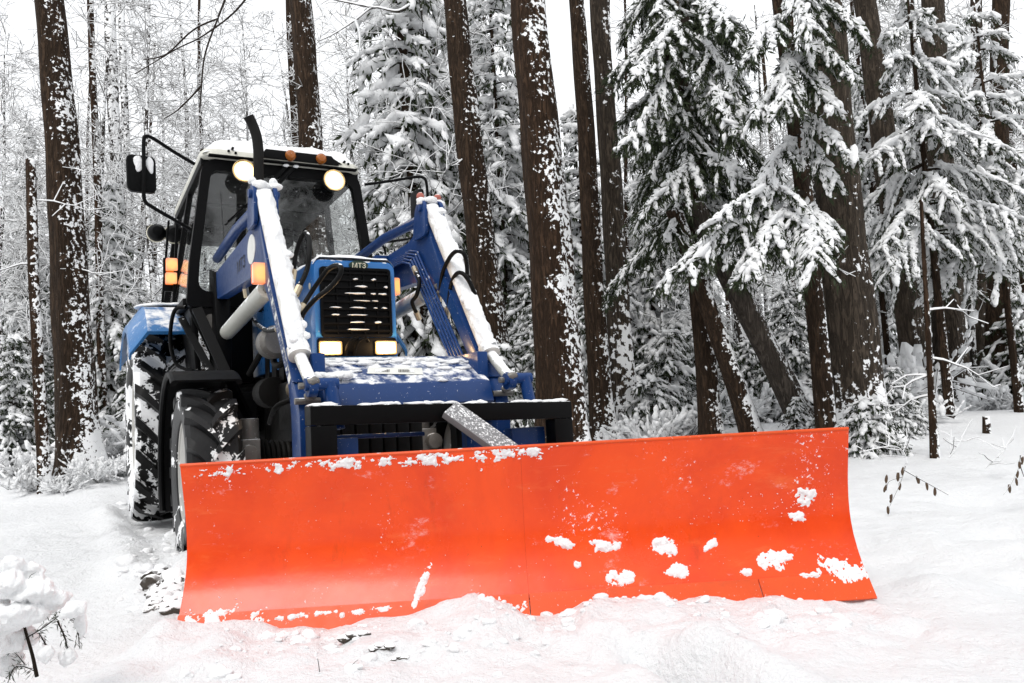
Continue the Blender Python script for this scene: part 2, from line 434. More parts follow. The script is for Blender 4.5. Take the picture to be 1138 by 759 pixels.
def smooth_path(pts, n=8):
    P = np.array(pts, float); out = []
    for i in range(len(P) - 1):
        p0 = P[max(i - 1, 0)]; p1 = P[i]; p2 = P[i + 1]; p3 = P[min(i + 2, len(P) - 1)]
        for j in range(n):
            t = j / n
            out.append(.5 * ((2 * p1) + (-p0 + p2) * t + (2 * p0 - 5 * p1 + 4 * p2 - p3) * t * t + (-p0 + 3 * p1 - 3 * p2 + p3) * t ** 3))
    out.append(P[-1]); return out
def text_mesh(txt, size):
    c = bpy.data.curves.new('t', 'FONT'); c.body = txt; c.size = size; c.align_x = 'CENTER'; c.align_y = 'CENTER'; c.extrude = .001; c.resolution_u = 2
    o = bpy.data.objects.new('t', c); COL.objects.link(o)
    dg = bpy.context.evaluated_depsgraph_get(); me = bpy.data.meshes.new_from_object(o.evaluated_get(dg))
    V = [tuple(v.co) for v in me.vertices]; Fc = [tuple(p.vertices) for p in me.polygons]
    bpy.data.objects.remove(o); bpy.data.curves.remove(c); bpy.data.meshes.remove(me)
    return np.array(V), Fc

# ================================================================== GROUND
TX, TY = X0, Y0
WHEELS = {'rl': t2w((-.829, 0, 0)), 'rr': t2w((.829, 0, 0)), 'fl': t2w((-.78, 2.386, 0)), 'fr': t2w((.78, 2.386, 0))}
BA, BB, BW, BH, BC, BYAW = .1818, 4.3881, 2.7356, .6682, -.0759, .46519      # plough blade
b_u = np.array([math.cos(BYAW), math.sin(BYAW)]); b_n = np.array([-math.sin(BYAW), math.cos(BYAW)])
def gz(x, y, fine=True):
    x = np.asarray(x, float); y = np.asarray(y, float)
    e0 = 7.6 - .30 * np.clip(x, 0, 5) + .25 * np.clip(-x - 4, 0, 4)
    z = .36 * sstep(0, 5.0, y - e0) + .012 * np.clip(y - 12, 0, 60)
    z = z - .06 * sstep(4.6, 3.4, y)
    dx, dy = x - X0, y - Y0
    a = dx * cs + dy * sn; b = dx * sn - dy * cs
    s_ = (a - BA) * b_u[0] + (b - BB) * b_u[1]; n_ = (a - BA) * b_n[0] + (b - BB) * b_n[1]
    r = np.hypot(x, y - 3)
    und = fbm(x * .55, y * .55, 3, 3) * .22 + fbm(x * 1.9, y * 1.9, 9, 3) * .07
    near = np.exp(-((a / 1.5) ** 4)) * sstep(-3, 0, b) * sstep(6, 4.5, b)
    z = z + und * (1 - .75 * near) * sstep(1.0, 3.0, r + .8)
    # wheel tracks behind and under the wheels
    for aw in (-.80, .80):
        d = np.abs(a - aw)
        tr = sstep(.34, .19, d) * sstep(3.2, 2.7, b)
        z = z - tr * (.03 + .02 * vnoise(b * 9, a * 9, 5))
        z = z + .05 * np.exp(-((d - .40) / .10) ** 2) * sstep(3.2, 2.6, b) * (.4 + 1.2 * vnoise(b * 3.2, a * 3.2, 6))
    if fine:
        # snow thrown up in front of the blade and spilling round its ends
        ins = sstep(BW / 2 + .16, BW / 2 - .04, np.abs(s_))
        hv = np.interp(s_, [-1.45, -1.37, -1.05, -.72, -.57, -.42, -.20, -.09, .04, .14, .2, .42, .62, .85, 1.02, 1.4], [.06, .055, .035, .0, .03, .045, .080, .055, -.005, .0, .050, .042, .034, .010, -.03, -.06])
        cl = np.clip(fbm(x * 6.5, y * 6.5, 21, 5) * 1.5, -.4, .8)
        zt = BC + .040 + hv + .06 * cl
        k_ = np.exp(-((n_ - .235) / .11) ** 2) * ins; k2 = np.exp(-(np.clip(n_ - .235, 0, 9) / .34) ** 2) * (n_ > .235) * ins
        kk = np.maximum(k_, k2 * .92)
        z = z * (1 - kk) + zt * kk
        z = z + ins * np.exp(-((n_ - .50) / .38) ** 2) * fbm(x * 9, y * 9, 31, 5) * .085
        # ridge that runs from the blade toward the right foreground
        d = (a - BA) - (1.0) ; 
        rx = x - (.42 + .42 * (2.9 - y)); z = z + .10 * np.exp(-(rx / .12) ** 2) * sstep(2.85, 2.55, y) * sstep(1.4, 2.4, y)
        z = z - .13 * (.6 + 1.0 * vnoise(x * 9, y * 9, 83)) * np.exp(-((rx + .17 + .10 * (vnoise(x * 5, y * 5, 84) - .5)) / .060) ** 2) * sstep(2.8, 2.5, y) * sstep(1.4, 2.4, y)
        # bank between the front wheel and the left end of the blade
        for (px, py, rr, hh) in ((-1.62, 3.95, .20, .15), (-1.75, 4.35, .26, .13), (-1.95, 4.9, .34, .10), (-1.55, 3.55, .20, .07), (-2.3, 5.3, .4, .09), (1.75, 3.4, .22, .06), (2.15, 4.0, .4, .06)):
            z = z + hh * np.exp(-(((x - px) ** 2 + (y - py) ** 2) / rr ** 2)) * (1 + 1.2 * fbm(x * 6, y * 6, 41, 3))
        for (px, py, rr, hh) in ((2.55, 4.3, .26, -.10), (2.1, 3.3, .2, -.04), (3.2, 5.6, .4, -.06)):
            z = z + hh * np.exp(-(((x - px) ** 2 + (y - py) ** 2) / rr ** 2))
        z = z + fbm(x * 7, y * 7, 51, 4) * .035 * sstep(14, 5, r)
    return z
def gz1(x, y): return float(gz(np.array([x]), np.array([y]))[0])
def axis_grid(lo, hi, far_lo, far_hi, step, grow=1.13):
    g_ = list(np.arange(lo, hi + 1e-6, step)); s_ = step; x = hi
    while x < far_hi: s_ *= grow; x += s_; g_.append(x)
    s_ = step; x = lo; pre = []
    while x > far_lo: s_ *= grow; x -= s_; pre.append(x)
    return np.array(pre[::-1] + g_)
gx = axis_grid(-3.6, 4.0, -400, 400, .026); gy = axis_grid(1.3, 6.6, -120, 600, .026)
XX, YY = np.meshgrid(gx, gy)
ZZ = gz(XX, YY)
nx, ny = len(gx), len(gy)
idx = np.arange(nx * ny).reshape(ny, nx)
q = np.stack([idx[:-1, :-1], idx[:-1, 1:], idx[1:, 1:], idx[1:, :-1]], -1).reshape(-1, 4)
tag(link('snow_ground', mesh_np('snow_ground', np.stack([XX, YY, ZZ], -1).reshape(-1, 3), [q], ['snow'])), 'deep white snow covering the clearing and the forest floor', None, None, 'structure')

# ================================================================== TRACTOR
tractor = empty('tractor', (X0, Y0, 0), PSI)
tag(tractor, 'blue wheeled tractor with a front loader and a wide orange snow plough blade, headlights on', 'tractor')
CABB = 1.196
def part(mb, name, m, parent=None, **k): return mb.build(name, m, parent or tractor, **k)

# ---- wheels
def make_wheel(side, b, tr_, rad, wid, nl, rim_r, name, tyre_mat):
    c = np.array([side * tr_, b, rad]); h = wid / 2
    root = empty(name); root.parent = tractor; root.location = (c[0], -c[1], c[2])
    def P(mb, nm, m, **k): return mb.build(nm, m, root, **k)
    t = MB()
    rb = rad * .912
    prof = [(rim_r * 1.01, -h * .72), (rim_r * 1.06, -h * .86), (rim_r + (rad - rim_r) * .38, -h * 1.0), (rim_r + (rad - rim_r) * .62, -h * .99), (rb - .022, -h * .93), (rb - .004, -h * .82), (rb, -h * .5), (rb + .004, 0)]
    prof += [(r, -l) for r, l in prof[-2::-1]]
    prof += [(rim_r * .985, h * .68), (rim_r * .985, -h * .68)]
    t.lathe(prof, (0, 0, 0), 'a', 72, closed=True)
    for s in (-1, 1):
        for k in range(nl):
            th0 = 2 * math.pi * (k + (.5 if s > 0 else 0)) / nl
            V = []; m = 7
            for i in range(m):
                f = i / (m - 1); x = s * (-.015 + f * (h * 1.005 + .015)); th = th0 + .36 * f ** .8 * (.8 / rad if rad > .6 else 1.15)
                wdt = (.026 + .014 * f) * (1.0 if rad > .6 else .78)
                ro = rad * (1 - .012 * f ** 2); ri = rad * .895
                if i == m - 1: ro = rad * .958; ri = rad * .86
                dw = wdt / rad
                for (rr, dd) in ((ri, -1.35 * dw), (ro, -dw), (ro, dw), (ri, 1.35 * dw)):
                    V.append((x, rr * math.cos(th + dd), rr * math.sin(th + dd)))
            Fc = [(i * 4 + j, i * 4 + (j + 1) % 4, i * 4 + 4 + (j + 1) % 4, i * 4 + 4 + j) for i in range(m - 1) for j in range(4)]
            Fc += [(0, 1, 2, 3), (4 * m - 4, 4 * m - 3, 4 * m - 2, 4 * m - 1)]
            t.add(V, Fc)
    P(t, 'tyre', tyre_mat, smooth=32)
    d = MB(); o = side * h
    pr = [(rim_r * 1.0, o * .74), (rim_r * 1.03, o * .80), (rim_r * .99, o * .78), (rim_r * .93, o * .50), (rim_r * .88, o * .34), (rim_r * .62, o * .20), (rim_r * .56, o * .30), (rim_r * .40, o * .34), (rim_r * .38, o * .20), (.0, o * .20)]
    d.lathe(pr, (0, 0, 0), 'a', 48)
    rim = P(d, 'rim', 'rim_grey', smooth=40)
    hb = MB(); hb.lathe([(rim_r * .30, o * .2), (rim_r * .28, o * .62), (rim_r * .20, o * .70), (0, o * .72)], (0, 0, 0), 'a', 20)
    for k in range(8):
        a_ = 2 * math.pi * k / 8
        hb.lathe([(.016, o * .3), (.016, o * .42), (0, o * .42)], (0, rim_r * .47 * math.cos(a_), rim_r * .47 * math.sin(a_)), 'a', 6)
    hb.build('hub', 'grey_metal', rim, smooth=30)
    return root
make_wheel(-1, 0, .829, .797, .423, 19, .49, 'rear_wheel', 'tyre_rubber')
make_wheel(1, 0, .829, .797, .423, 19, .49, 'rear_wheel', 'tyre_rubber')
make_wheel(-1, 2.386, .78, .486, .285, 16, .285, 'front_wheel', 'tyre_rubber_cleaner')
make_wheel(1, 2.386, .78, .486, .285, 16, .285, 'front_wheel', 'tyre_rubber_cleaner')

# ---- fenders
for s in (-1, 1):
    m_ = MB(); c0 = (2.386, .486)
    A0, A1 = s * .965, s * .625
    ths = np.linspace(R_(62), R_(206), 22); rr = .585; tk = .014
    V = []
    for t in ths:
        for r in (rr, rr - tk):
            for a_ in (A0, A1): V.append((a_, c0[0] + r * math.cos(t), c0[1] + r * math.sin(t)))
    k = len(ths); Fc = []
    for i in range(k - 1):
        o = 4 * i; Fc += [(o, o + 1, o + 5, o + 4), (o + 2, o + 6, o + 7, o + 3), (o, o + 4, o + 6, o + 2), (o + 1, o + 3, o + 7, o + 5)]
    Fc += [(0, 2, 3, 1), (4 * k - 4, 4 * k - 3, 4 * k - 1, 4 * k - 2)]
    m_.add(V, Fc)
    # rolled lips on the two long edges
    for a_ in (A0, A1):
        m_.tube([(a_, c0[0] + (rr - .02) * math.cos(t), c0[1] + (rr - .02) * math.sin(t)) for t in ths], .018, 8)
    m_.bar((s * .62, 2.30, 1.02), (s * .50, 2.2, .80), .05, .03)
    part(m_, 'front_fender', 'black_clean')
    # rear fender: bent blue sheet with a sloping front face and a turned-down outer skirt
    m_ = MB()
    prof = [(.90, 1.475), (.86, 1.53), (.60, 1.70), (.30, 1.745), (-.10, 1.745), (-.45, 1.65), (-.66, 1.50)]
    rows = ((s * .66, 0, 1.), (s * .965, 0, 1.), (s * 1.085, -.165, .97), (s * 1.09, -.205, .95), (s * 1.075, -.205, .94), (s * 1.07, -.170, .955), (s * .955, -.022, .985), (s * .66, -.022, .985))
    V = [(a_, b_ * f, c_ + d) for (b_, c_) in prof for (a_, d, f) in rows]
    n_ = len(rows); k = len(prof)
    Fc = [(i * n_ + j, i * n_ + (j + 1) % n_, (i + 1) * n_ + (j + 1) % n_, (i + 1) * n_ + j) for i in range(k - 1) for j in range(n_)]
    Fc += [tuple(range(n_)), tuple((k - 1) * n_ + j for j in range(n_))]
    m_.add(V, Fc)
    fd = part(m_, 'rear_fender', 'fender_blue', smooth=25)
    m_ = MB(); m_.box((s * .64, .30, 1.10), (s * .67, .92, 1.72)); m_.box((s * .64, -.7, 1.15), (s * .67, .30, 1.70))
    m_.build('inner_panel', 'black_clean', fd, bevel=.004)
    # snow lying on the fender
    m_ = MB()
    for i, (a_, b_, ra, rb_) in enumerate(((.80, -.05, .16, .34), (.88, .28, .12, .22), (.76, .42, .10, .12), (.86, -.35, .12, .2))):
        m_.blob((s * a_, b_, 1.742 if b_ > -.2 else 1.68), (ra, rb_, .022), 70 + i, 3, .35, flat=-.35)
    m_.build('snow_cap', 'clump_snow', fd, smooth=180)

# ---- driveline
m_ = MB()
m_.box((-.20, 1.3, .62), (.20, 2.75, 1.30)); m_.box((-.24, -.25, .55), (.24, 1.4, 1.08))
m_.box((-.27, 2.0, .70), (-.15, 2.5, 1.0)); m_.lathe([(.0, -.10), (.10, -.10), (.10, .12), (0, .12)], (-.30, 1.9, .95), 'b', 16)
for k in range(4): m_.box((-.26, 1.55 + .22 * k, 1.02), (-.19, 1.68 + .22 * k, 1.24))
m_.tube(smooth_path([(-.22, 2.5, 1.2), (-.34, 2.3, 1.1), (-.3, 1.9, 1.28), (-.36, 1.5, 1.1)]), .022, 8)
m_.tube(smooth_path([(-.22, 2.6, .9), (-.36, 2.4, .85), (-.33, 2.0, .75)]), .018, 8)
part(m_, 'engine', 'dark_metal', bevel=.012)
m_ = MB(); m_.lathe([(0, 0), (.085, 0), (.10, .05), (.10, .17), (.075, .2), (0, .2)], (-.36, 2.22, 1.24), 'b', 20); part(m_, 'air_filter', 'grey_metal')
m_ = MB(); m_.lathe([(0, 0), (.05, 0), (.062, .02), (.062, .08), (0, .085)], (-.33, 2.72, .93), 'b', 18); part(m_, 'oil_filter', 'steel_fitting')
m_ = MB()
m_.tube([(-.66, 2.386, .50), (.66, 2.386, .50)], .085, 14)
m_.box((-.16, 2.22, .40), (.16, 2.56, .66))
part(m_, 'front_axle', 'dark_metal', bevel=.012)
for s in (-1, 1):
    m_ = MB(); m_.lathe([(0, -.09), (.12, -.09), (.15, -.04), (.15, .05), (.11, .09), (.0, .10)], (s * .575, 2.386, .51), 'a', 16)
    m_.box((s * .50, 2.40, .44), (s * .60, 2.56, .66)); m_.lathe([(.0, -.05), (.05, -.05), (.05, .06), (0, .06)], (s * .57, 2.55, .58), 'b', 12)
    m_.tube([(s * .54, 2.45, .62), (s * .54, 2.45, .78)], .055, 12)
    part(m_, 'axle_hub', 'grey_metal', bevel=.008)
    m_ = MB()
    for k in range(6): m_.lathe([(.075, -.012), (.10 - .004 * k, 0), (.075, .012)], (s * (.47 - .030 * k), 2.42, .56), 'a', 18)
    part(m_, 'axle_boot', 'dark_metal')
m_ = MB()
for k in range(7): m_.box((-.27 + .078 * k, 2.86, .50), (-.20 + .078 * k, 3.14, .86))
fw = part(m_, 'front_weight', 'dark_metal', bevel=.015)
m_ = MB(); m_.blob((.02, 3.02, .86), (.20, .12, .07), 5, 3, .3, flat=-.5); m_.blob((-.20, 3.05, .85), (.09, .10, .04), 6, 3, .3, flat=-.5); m_.build('snow_cap', 'clump_snow', fw, smooth=180)
m_ = MB(); m_.box((-.7, -.15, .62), (.7, .15, .92)); part(m_, 'rear_axle', 'dark_metal', bevel=.02)
m_ = MB(); m_.box((-.60, .75, .62), (-.30, 1.5, .98)); part(m_, 'fuel_tank', 'black_clean', bevel=.03)
m_ = MB()
for z in (.52, .80): m_.box((-.70, 1.05, z), (-.45, 1.40, z + .025))
for b_ in (1.05, 1.385): m_.box((-.70, b_, .52), (-.68, b_ + .015, 1.15))
part(m_, 'step', 'black_paint', bevel=.003)

# ---- bonnet
m_ = MB()
sec = rpoly([(-.252, 1.10), (-.252, 1.672), (.252, 1.672), (.252, 1.10)], [.0, .055, .055, .0], 5)
bs = [1.10, 1.5, 2.0, 2.5, 2.80, 2.842, 2.856]
V = []
for i, b_ in enumerate(bs):
    sc_ = 1.0 if i < 5 else (.985 if i == 5 else .955)
    lift = .035 * (1 - (b_ - 1.1) / 1.75)
    for (a_, c_) in sec: V.append((a_ * sc_, b_, 1.10 + (c_ - 1.10) * (1.0 if i < 5 else (.993 if i == 5 else .975)) + lift * (c_ > 1.3)))
n_ = len(sec)
Fc = [(i * n_ + j, i * n_ + (j + 1) % n_, (i + 1) * n_ + (j + 1) % n_, (i + 1) * n_ + j) for i in range(len(bs) - 1) for j in range(n_)]
Fc += [tuple(range(n_)), tuple((len(bs) - 1) * n_ + j for j in range(n_))]
m_.add(V, Fc)
bon = part(m_, 'bonnet', 'bright_blue', smooth=40)
m_ = MB(); gy0 = 2.861
m_.ring(rpoly([(-.212, 1.215), (-.212, 1.622), (.212, 1.622), (.212, 1.215)], .025), rpoly([(-.196, 1.23), (-.196, 1.606), (.196, 1.606), (.196, 1.23)], .015), 'b', gy0 - .006, gy0 + .012)
m_.box((-.20, gy0 - .004, 1.22), (.20, gy0, 1.615))
for k in range(9):
    z = 1.252 + k * .042; m_.box((-.198, gy0, z - .005), (.198, gy0 + .014, z + .005))
for x in (-.115, -.035, .045, .125): m_.box((x - .004, gy0, 1.23), (x + .004, gy0 + .009, 1.608))
gr = part(m_, 'grille', 'black_clean', bon, smooth=30)
m_ = MB(); rg = np.random.default_rng(3)
for k, segs in enumerate((((-.06, .06),), ((-.05, .05), (.10, .15)), ((-.15, -.10), (-.05, .07)), ((-.16, -.08), (-.04, .07), (.10, .13), (.15, .19)), ((-.02, .08), (.09, .13)), ((-.05, .07), (.09, .12), (.14, .19)), ((.0, .06), (.17, .19)), ((-.02, .01), (.09, .12)), ())):
    for (x0, x1) in segs:
        xs = np.linspace(x0, x1, 6)
        m_.blob(((x0 + x1) / 2, gy0 + .011, 1.259 + k * .042), ((x1 - x0) / 2, .008, .0042 + .003 * rg.random()), 20 + k, 2, .45)
m_.build('grille_snow', 'clump_snow', gr, smooth=180)
m_ = MB(); n_ = 24
m_.prism([(.057 * math.cos(2 * math.pi * i / n_) + .02, 1.638 + .027 * math.sin(2 * math.pi * i / n_)) for i in range(n_)], 'b', 2.84, 2.872)
bd = part(m_, 'badge', 'badge_green', bon)
V, Fc = text_mesh('МТЗ', .040)
m_ = MB(); m_.add(np.stack([V[:, 0] + .02, 2.8735 + V[:, 2], V[:, 1] + 1.633], 1), Fc); m_.build('emblem', 'cream', bd, recalc=False)
m_ = MB(); m_.prism(rpoly([(-.235, 1.105), (-.235, 1.212), (.235, 1.212), (.235, 1.105)], .02), 'b', 2.83, 2.868)
hp = part(m_, 'headlight_panel', 'black_clean', bon, bevel=.004)
for x in (-.165, .165):
    m_ = MB(); m_.ring(rpoly([(x - .066, 1.112), (x - .066, 1.190), (x + .066, 1.190), (x + .066, 1.112)], .012), rpoly([(x - .058, 1.119), (x - .058, 1.183), (x + .058, 1.183), (x + .058, 1.119)], .010), 'b', 2.860, 2.880)
    rm = m_.build('headlight', 'bulb_reflector', hp)
    m_ = MB(); m_.prism(rpoly([(x - .058, 1.119), (x - .058, 1.183), (x + .058, 1.183), (x + .058, 1.119)], .010), 'b', 2.861, 2.874)
    m_.build('lens', 'lit_headlight', rm, origin=(x, 2.874, 1.150))
m_ = MB()
for x in (-.055, -.005):
    m_.tube(smooth_path([(x - .02, 2.87, 1.11), (x - .018, 2.90, 1.16), (x + .005, 2.915, 1.195), (x + .04, 2.91, 1.20), (x + .055, 2.90, 1.185)], 5), .010, 8)
part(m_, 'tow_hook', 'black_paint', bon)
m_ = MB()
V = []; xs = np.linspace(-.245, .245, 26); ys = np.linspace(1.25, 2.855, 50)
tk = lambda x, y: .026 * (1 + 1.6 * fbm(np.array([x * 7]), np.array([y * 7]), 4, 3)[0]) * min(1, (.25 - abs(x)) / .05 + .05) * min(1, (2.87 - y) / .05)
base = lambda x, y: 1.672 + .035 * (1 - (y - 1.1) / 1.75) - .045 * max(0, (abs(x) - .20) / .05) ** 2 - .0
for y in ys:
    for x in xs: V.append((x, y, base(x, y) + tk(x, y)))
n_ = len(xs)
m_.add(V, [(j * n_ + i, j * n_ + i + 1, (j + 1) * n_ + i + 1, (j + 1) * n_ + i) for j in range(len(ys) - 1) for i in range(n_ - 1)])
m_.build('snow_cap', 'clump_snow', bon, smooth=180)
m_ = MB()
for (px, py) in ((344, 318),): m_.blob(tp(px, py, a=-.256), (.004, .02, .02), 3, 2, .1)
part(m_, 'side_marker', 'cream', bon)

# ---- cab
def hw(c): return .600 + (2.72 - c) * .135          # half width of the cab front at height c
outer = rpoly([(-hw(1.62) + .02, 1.62), (-hw(1.95), 1.95), (-hw(2.745), 2.745), (hw(2.745), 2.745), (hw(1.95), 1.95), (hw(1.62) - .02, 1.62)], [.05, .0, .12, .12, .0, .05], 7)
inner = rpoly([(-hw(1.74) + .085, 1.735), (-hw(1.95) + .072, 1.95), (-hw(2.66) + .068, 2.66), (hw(2.66) - .068, 2.66), (hw(1.95) - .072, 1.95), (hw(1.74) - .085, 1.735)], [.09, .0, .07, .07, .0, .09], 7)
m_ = MB()
m_.ring(outer, inner, 'b', CABB - .07, CABB)
cabf = part(m_, 'cab_frame', 'black_clean', bevel=.012, smooth=40)
RB = -.62
for s in (-1, 1):
    m_ = MB()                                                         # side frame
    f = lambda b_, c_: (s * (hw(c_) - .02), b_, c_)
    m_.bar(f(CABB - .04, 2.735), f(RB, 2.735), .06, .07); m_.bar(f(CABB - .05, 1.66), f(.55, 1.66), .05, .06)
    m_.bar(f(.30, 2.72), f(.12, 1.70), .045, .06, up=(0, 1, 0)); m_.bar(f(RB + .03, 2.72), f(RB - .05, 1.60), .06, .07, up=(0, 1, 0))
    m_.bar(f(.55, 1.66), f(RB - .05, 1.66), .05, .06)
    m_.build('side_frame', 'black_clean', cabf, bevel=.01)
    m_ = MB(); m_.add([f(CABB - .06, 2.70), f(CABB - .06, 1.68), f(.14, 1.70), f(.30, 2.70)], [(0, 1, 2, 3)]); m_.build('door_glass', 'window_glass', cabf, recalc=False)
    m_ = MB(); m_.add([f(.28, 2.70), f(.12, 1.70), f(RB, 1.66), f(RB + .03, 2.70)], [(0, 1, 2, 3)]); m_.build('side_window', 'window_glass', cabf, recalc=False)
    m_ = MB()                                                         # door bottom
    m_.add([(s * .70, CABB - .05, 1.66), (s * .66, CABB - .05, 1.05), (s * .66, .80, 1.05), (s * .70, .45, 1.66), (s * .66, CABB - .05, 1.66), (s * .62, CABB - .05, 1.05), (s * .62, .80, 1.05), (s * .66, .45, 1.66)], [(0, 1, 2, 3), (7, 6, 5, 4), (0, 4, 5, 1), (1, 5, 6, 2), (2, 6, 7, 3), (3, 7, 4, 0)])
    m_.build('door_panel', 'black_paint', cabf, bevel=.006)
    # front lower panel with its small window
    po = rpoly([(s * (hw(1.62) - .03), 1.62), (s * .58, 1.30), (s * .50, 1.06), (s * .27, 1.06), (s * .27, 1.62)], .03, 4)
    cx, cz = s * .545, 1.47
    m_ = MB(); m_.prism(po, 'b', CABB - .06, CABB - .01); m_.build('lower_panel', 'black_paint', cabf, bevel=.008)
    m_ = MB(); m_.prism(rpoly([(cx - .05, cz - .13), (cx - .06, cz + .10), (cx + .06, cz + .10), (cx + .06, cz - .10)], .05, 5), 'b', CABB - .012, CABB - .006); m_.build('lower_window', 'grey_metal', cabf)
    # grab rail and mount struts
    m_ = MB()
    m_.tube(smooth_path([(s * .73, 1.16, 1.62), (s * .80, 1.10, 1.60), (s * .82, 1.0, 1.40), (s * .78, 1.0, 1.22), (s * .68, 1.10, 1.16)], 6), .014, 8)
    m_.bar((s * .66, 1.22, 1.60), (s * .50, 1.62, 1.02), .07, .03, up=(0, 1, 0)); m_.bar((s * .74, 1.0, 1.56), (s * .56, 1.55, 1.0), .05, .025, up=(0, 1, 0))
    m_.build('grab_rail', 'black_paint', cabf)
m_ = MB(); m_.prism(inner, 'b', CABB - .045, CABB - .040); ws = m_.build('windscreen', 'window_glass', cabf)
# rear wall: frame, glass, dark header
m_ = MB()
ro = rpoly([(-.69, 1.66), (-.585, 2.74), (.585, 2.74), (.69, 1.66)], .06); ri = rpoly([(-.62, 1.73), (-.53, 2.58), (.53, 2.58), (.62, 1.73)], .05)
m_.ring(ro, ri, 'b', RB - .03, RB + .03); m_.build('rear_frame', 'black_clean', cabf, bevel=.008)
m_ = MB(); m_.prism(ri, 'b', RB - .004, RB); m_.build('rear_window', 'window_glass', cabf)
m_ = MB(); m_.box((-.52, RB + .05, 2.46), (.16, RB + .22, 2.64)); m_.box((.10, RB + .05, 2.44), (.40, RB + .42, 2.66)); m_.build('rear_header', 'black_clean', cabf, bevel=.02)
m_ = MB(); m_.box((-.57, RB + .06, 2.665), (.57, CABB - .08, 2.70)); m_.build('headliner', 'dark_metal', cabf, bevel=.01)
m_ = MB(); m_.bar((-.55, .35, 2.62), (.55, .35, 2.62), .07, .035); m_.box((.05, .55, 2.56), (.45, .95, 2.66)); m_.build('overhead_console', 'black_clean', cabf, bevel=.015)
m_ = MB(); m_.prism(rpoly([(-.30, 1.68), (-.30, 1.78), (.30, 1.78), (.30, 1.68)], .03), 'b', .95, 1.12); m_.box((-.6, RB, 1.05), (.6, 1.1, 1.10)); m_.build('dashboard', 'black_clean', cabf, bevel=.02)
m_ = MB(); m_.prism(rpoly([(-.22, 1.50), (-.22, 2.02), (.22, 2.02), (.22, 1.50)], .07), 'b', -.36, -.24); m_.box((-.24, -.30, 1.36), (.24, .20, 1.50)); m_.box((-.16, -.25, 1.08), (.16, .15, 1.37)); m_.build('seat', 'seat_dark', cabf, bevel=.03)
m_ = MB(); th = np.linspace(0, 2 * math.pi, 29)
sw = MB(); wc = np.array([.02, .70, 1.98])
pts = [wc + np.array([.20 * math.cos(t), .20 * math.sin(t) * .75, .20 * math.sin(t) * .66]) for t in th]
sw.tube(pts, .014, 8, cap=False); sw.tube([wc, (.02, .98, 1.70)], .022, 8); sw.bar(wc - (.2, 0, 0), wc + (.2, 0, 0), .02, .012); sw.build('steering_wheel', 'black_clean', cabf, smooth=60)
m_ = MB(); m_.tube([(-.47, CABB - .05, 2.5), (-.44, CABB - .05, 1.9)], .007, 6); m_.build('lamp_cable', 'black_clean', cabf)
# roof
m_ = MB()
V = []; na, nb = 15, 15
ro = rpoly([(-.60, RB - .06), (-.60, CABB + .02), (.60, CABB + .02), (.60, RB - .06)], .12, 6)
lv = ((1.0, 2.742), (1.025, 2.760), (1.02, 2.80), (.96, 2.845), (.70, 2.872), (.35, 2.882))
n_ = len(ro); cb = (CABB + RB) / 2
for f, z in lv: V += [(x * f, cb + (y - cb) * f, z) for x, y in ro]
Fc = [(i * n_ + j, i * n_ + (j + 1) % n_, (i + 1) * n_ + (j + 1) % n_, (i + 1) * n_ + j) for i in range(len(lv) - 1) for j in range(n_)]
Fc += [tuple(range(n_))[::-1], tuple((len(lv) - 1) * n_ + j for j in range(n_))]
m_.add(V, Fc); roof = m_.build('roof', 'roof_cream', tractor, smooth=50)
m_ = MB(); m_.bar((-.565, CABB + .045, 2.752), (.565, CABB + .045, 2.752), .05, .014); m_.build('rain_gutter', 'black_paint', roof, bevel=.004)
m_ = MB(); m_.prism([(-.20, 2.775), (-.15, 2.845), (.36, 2.845), (.42, 2.775)], 'b', CABB + .0, CABB + .062); m_.prism([(.36, 2.78), (.36, 2.84), (.45, 2.79)], 'b', CABB, CABB + .05); rb_ = m_.build('lamp_bar', 'black_paint', roof, bevel=.006)
for x in (.035, .275):
    m_ = MB(); m_.lathe([(0, .098), (.026, .094), (.040, .078), (.043, .055), (.043, .03), (0, .03)], (x, CABB + .0, 2.812), 'b', 18); m_.build('marker_light', 'amber_plastic', rb_)
for x, z in ((-.42, 2.80), (-.39, 2.825), (-.37, 2.79), (.47, 2.815), (.50, 2.80)): m_ = MB(); m_.lathe([(0, .035), (.010, .033), (.010, 0)], (x, CABB + .015, z), 'b', 8); m_.build('rivet', 'black_clean', roof)
m_ = MB()                                                             # snow on the roof
xs = np.linspace(-.60, .60, 60); ys = np.linspace(RB - .05, CABB + .03, 80)
def rs(x, y):
    e = min(1, max(0, (.60 - abs(x)) / .10)) * min(1, max(0, (CABB + .035 - y) / .07)) * min(1, max(0, (y - RB + .06) / .1))
    e = e ** .5
    zb = 2.79 + .08 * min(1, (.61 - abs(x)) / .12) * min(1, (CABB + .05 - y) / .12)
    return zb + e * (.052 + .07 * fbm(np.array([x * 4]), np.array([y * 4]), 8, 4)[0]) - .02 * (1 - e)
n_ = len(xs)
m_.add([(x, y, rs(x, y)) for y in ys for x in xs], [(j * n_ + i, j * n_ + i + 1, (j + 1) * n_ + i + 1, (j + 1) * n_ + i) for j in range(len(ys) - 1) for i in range(n_ - 1)])
m_.build('snow_cap', 'clump_snow', roof, smooth=180)
